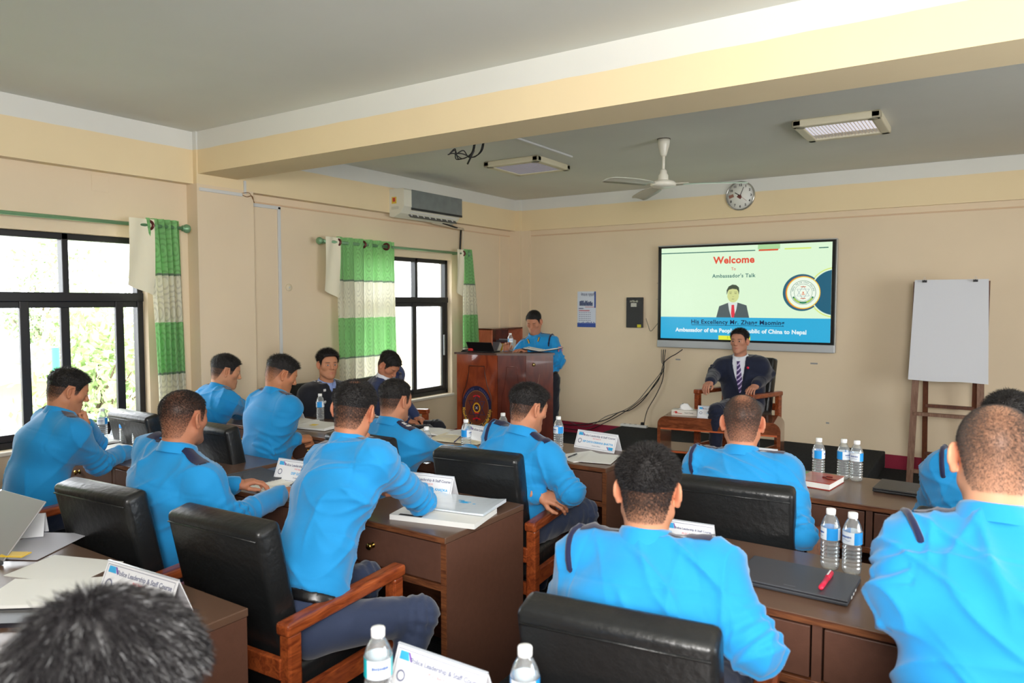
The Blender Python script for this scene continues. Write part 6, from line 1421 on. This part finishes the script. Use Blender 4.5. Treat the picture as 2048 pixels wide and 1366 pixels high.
sheet('leaflet', 'loose white paper lying beside the bottle at the aisle end of the front desk', 'paper', Z2(1200,917), (.19, .25), math.radians(12), th=.003, curl=.002, z=.764)
t = sheet('magazine', 'white magazine with blue print on the right end of the middle desk, topmost', 'magazine', Z2(922,1018), (.34, .24), math.radians(10), z=.785, th=.006, curl=.01, m_=mat('glossy_cover', (222,232,242), .15, coat=.6))
m = MB(); Rb = random.Random(2)
for k in range(14): m.box((.03+Rb.gauss(0,.03), .02+Rb.gauss(0,.012), .0075+.001*k/14), (.03, .008, .0004), Matrix.Rotation(Rb.uniform(-.4,.4), 3, 'Z'))
part(m, 'cover_picture', M_CBL, t)
t = sheet('magazine', 'thick white magazine under the glossy one, its page edges showing', 'magazine', Z2(888,1030), (.40, .25), math.radians(13), z=.76, th=.022, m_=M_PAPER)
part(MB().bx(-.16, -.05, -.118, -.10, .0222, .0232), 'title_print', M_INK, t)
sheet('paper', 'purple printed sheet under the elbow on the middle desk', 'paper', Z2(862,996), (.12, .08), .3, z=.761, th=.001, m_=mat('violet_paper', (130,110,200), .5))
sheet('folder', 'grey-black cloth folder left of the open notebook', 'folder', Z2(515,955), (.30, .24), math.radians(-4), th=.014, curl=.006, m_=mat('charcoal_folder', (62,64,70), .6, bump=.2))
t = sheet('notebook', 'red-brown leather notebook with strap in front of the three bottles', 'notebook', Z2(1640,966), (.165, .22), math.radians(-8), th=.026, m_=M_PAPER, cover=mat('red_leather_b', (150,48,40), .35))
part(MB().bx(-.0845, .0845, -.111, .112, .0302, .034, .0015), 'front_cover', mat('red_leather', (168,62,46), .28, coat=.4, var=.25, vscale=14), t)
part(MB().tube(spline([(.084,-.01,.036),(.04,-.015,.0365),(.02,.03,.0365),(.05,.04,.036)], 6), .0025, 6).lathe([(.009,.034),(.007,.039),(.001,.040)], (.015,.01,0), 12), 'strap', mat('dark_strap', (90,24,24), .4), t)
sheet('folder', 'green folder under the red notebook', 'folder', Z2(1625,955), (.24, .30), math.radians(6), z=.76, th=.0008, m_=mat('green_folder', (130,170,110), .6))
def laptop_closed(label, corners, rz, size, col, z=.76):
    c = corners; t = thing('laptop', label, 'laptop', (c[0], c[1], z), rz); w_, d = size
    part(MB().bx(-w_/2, w_/2, -d/2, d/2, .002, .014, .004), 'base', mat('lap_base', tuple(int(v*.8) for v in col), .4), t)
    part(MB().bx(-w_/2, w_/2, -d/2, d/2, .0155, .022, .003), 'lid', mat('lap_lid', col, .38, metal=.2, bump=.05, bscale=400), t)
    part(MB().bx(-w_/2*.8, w_/2*.8, d/2-.004, d/2+.004, .006, .018, .003), 'hinge', M_BLKR, t)
    m = MB()
    for k in range(3): m.bx(w_/2-.0005, w_/2+.0012, -.06+k*.035, -.045+k*.035, .005, .011)
    part(m, 'side_port', M_TRUNK, t)
    m = MB(); m.bx(-.018, .018, -d/2+.02, -d/2+.026, .0221, .0225); part(m, 'lid_logo', mat('logo_grey', (110,112,116), .3, metal=.5), t)
    return t
c4 = [Z2(1475,1165,.78), Z2(1520,1112,.78), Z2(1705,1143,.78), Z2(1683,1200,.78)]
laptop_closed('closed dark grey laptop with a red pen on it, right of the foreground officer', (sum(p[0] for p in c4)/4, sum(p[1] for p in c4)/4), math.radians(-1), (.355, .245), (72,74,80))
laptop_closed('closed black laptop near the easel end of the front right desk', (-.30, 4.04), math.radians(-4), (.33, .23), (52,52,54))
# open laptop on the bottom left desk, seen from behind its lid
B_ = atZ(8, 1122, .775); T_ = atZ(82, 1000, .955); dx_ = atZ(0, 978, .955)-T_; dx_.z = 0; dx_.normalize(); W_ = .33
o3 = Vector((B_.x+dx_.x*W_/2, B_.y+dx_.y*W_/2, .76)); t = thing('laptop', 'open grey laptop at the left edge with its lid back showing', 'laptop', tuple(o3), 0)
n_ = (T_-B_).cross(dx_).normalized(); up_ = n_.cross(dx_).normalized(); up_ = up_ if up_.z > 0 else -up_
M3 = Matrix((dx_, n_, up_)).transposed(); part(MB().box(B_-o3+dx_*W_/2+up_*.115, (W_, .007, .235), M3, .003), 'lid', mat('silver_lid', (150,150,152), .3, metal=.4), t)
fl = Vector((n_.x, n_.y, 0)).normalized(); fl = fl if fl.y < 0 else -fl; fl = -fl if (T_-B_).dot(fl) > 0 else fl
M4 = Matrix((dx_, fl, dx_.cross(fl))).transposed(); part(MB().box(B_-o3+dx_*W_/2+fl*.115+Vector((0,0,-.007)), (W_, .23, .014), M4, .004), 'base', mat('lapo_base', (60,62,66), .4), t)
# papers on the bottom left desk
sheet('document', 'stack of white printed sheets on the bottom left desk, held by a dark clip folder', 'document', Z2(90,1195), (.30, .21), math.radians(38), z=.776, th=.010, curl=.004)
sheet('folder', 'black folder under the printed sheets at the left edge', 'folder', Z2(95,1215), (.34, .25), math.radians(38), z=.76, th=.014, m_=mat('black_folder', (36,36,44), .35))
sheet('document', 'white sheet spread on the bottom left desk behind the name card', 'document', Z2(130,1135), (.30, .21), math.radians(20), z=.76, th=.002)
sheet('document', 'grey shaded sheet beside the open laptop', 'document', Z2(75,1090), (.22, .3), math.radians(30), z=.7625, th=.002, m_=mat('grey_sheet', (196,196,206), .6))
t = sheet('sticky_notes', 'yellow sticky note pad on the papers by the open laptop', 'sticky notes', Z2(30,1122), (.09, .05), math.radians(30), z=.787, th=.004, m_=mat('sticky', (226,190,50), .6))
t = thing('name_card', 'small tent card behind the open laptop, seen edge on', 'name card', Z2(58,1072)+(.76,), .9)
part(MB().box((0,-.02,.05), (.12,.003,.09), Matrix.Rotation(-.38,3,'X')), 'front_face', M_CARD, t); part(MB().box((0,.02,.05), (.12,.003,.09), Matrix.Rotation(.38,3,'X')), 'back_face', M_CARD, t)
# papers on the desk by the pier
sheet('document', 'open white booklet with yellow note in front of the officer opening a drawer', 'document', Z2(640,853), (.30, .26), math.radians(8), z=.763, th=.012, curl=.016)
sheet('sticky_note', 'small yellow sticky note on the white booklet', 'sticky note', Z2(628,848,.80), (.05, .05), .2, z=.7935, th=.001, m_=mat('sticky2', (236,204,60), .6))
sheet('document', 'white paper stack with pencil grey edges left of the booklet by the pier', 'document', Z2(590,842), (.30, .24), math.radians(-6), z=.76, th=.008, curl=.008)
sheet('folder', 'dark purple folder under the papers by the pier', 'folder', Z2(690,868), (.24, .16), math.radians(8), z=.76, th=.002, m_=mat('plum_folder', (70,40,60), .5))
# papers on the window desk
sheet('document', 'white sheets under the writing hand on the window desk', 'document', Z2(225,900), (.34, .30), math.radians(4), z=.76, th=.004, curl=.004)
sheet('document', 'open white booklet by the window desk bottles', 'document', Z2(215,880), (.30, .24), math.radians(-6), z=.766, th=.006, curl=.01)
# lectern top things
t = thing('laptop', 'black tablet laptop standing open on the lectern top', 'laptop', (atZ(948,706,1.2).x, atZ(948,706,1.2).y+.12, 1.2), math.radians(8))
R_ = Matrix.Rotation(math.radians(35), 3, 'X'); m = MB(); m.box(Vector((0,-.02,.05)), (.28,.008,.125), R_, .003); part(m, 'screen', mat('tablet_black', (24,24,26), .35), t)
part(MB().bx(-.14,.14,-.02,.14,.001,.012,.003), 'base', M_BLKR, t)
t = thing('microphone', 'small red and black microphone beside the tablet on the lectern', 'microphone', (atZ(924,705,1.2).x, atZ(924,705,1.2).y+.10, 1.2), .3)
m = MB(); m.lathe([(.001,-.03),(.016,-.026),(.018,0),(.016,.022),(.001,.026)], (.03,0,.024), 16, Matrix.Rotation(PI/2,3,'Y')); part(m, 'foam_head', mat('red_foam', (206,36,40), .6), t)
m = MB(); m.tube([(.005,0,.022),(-.06,0,.014)], .009, 10); part(m, 'handle', M_BLKR, t); part(MB().bx(-.07,.02,-.02,.02,0,.008,.003), 'stand', M_BLKR, t)
t = thing('open_folder', 'black folder lying open on the lectern in front of the speaker', 'folder', (atZ(1075,705,1.2).x, atZ(1075,705,1.2).y+.1, 1.205), .3)
m = MB()
for s in (-1,1): m.box((s*.09, 0, .018), (.19,.24,.006), Matrix.Rotation(-s*.16, 3, 'Y'), .002)
part(m, 'cover', M_BOOKD, t); m = MB()
for s in (-1,1): m.box((s*.088, 0, .024), (.17,.22,.004), Matrix.Rotation(-s*.16, 3, 'Y'))
part(m, 'pages', M_PAPER, t)
# items on the window sill and knees
for k, (px, py, lab, c) in enumerate([(800,800,'stack of papers on the far window sill behind the seated guests', (220,220,216))]):
    p = atX(px, py, -5.42); t = thing('paper_stack', lab, 'papers', (-5.50, 5.75, .59)); part(MB().bx(-.05,.05,-.12,.12,0,.03).bx(-.045,.05,-.11,.1,.032,.06), 'sheets', mat('ps%d' % k, c, .6), t)
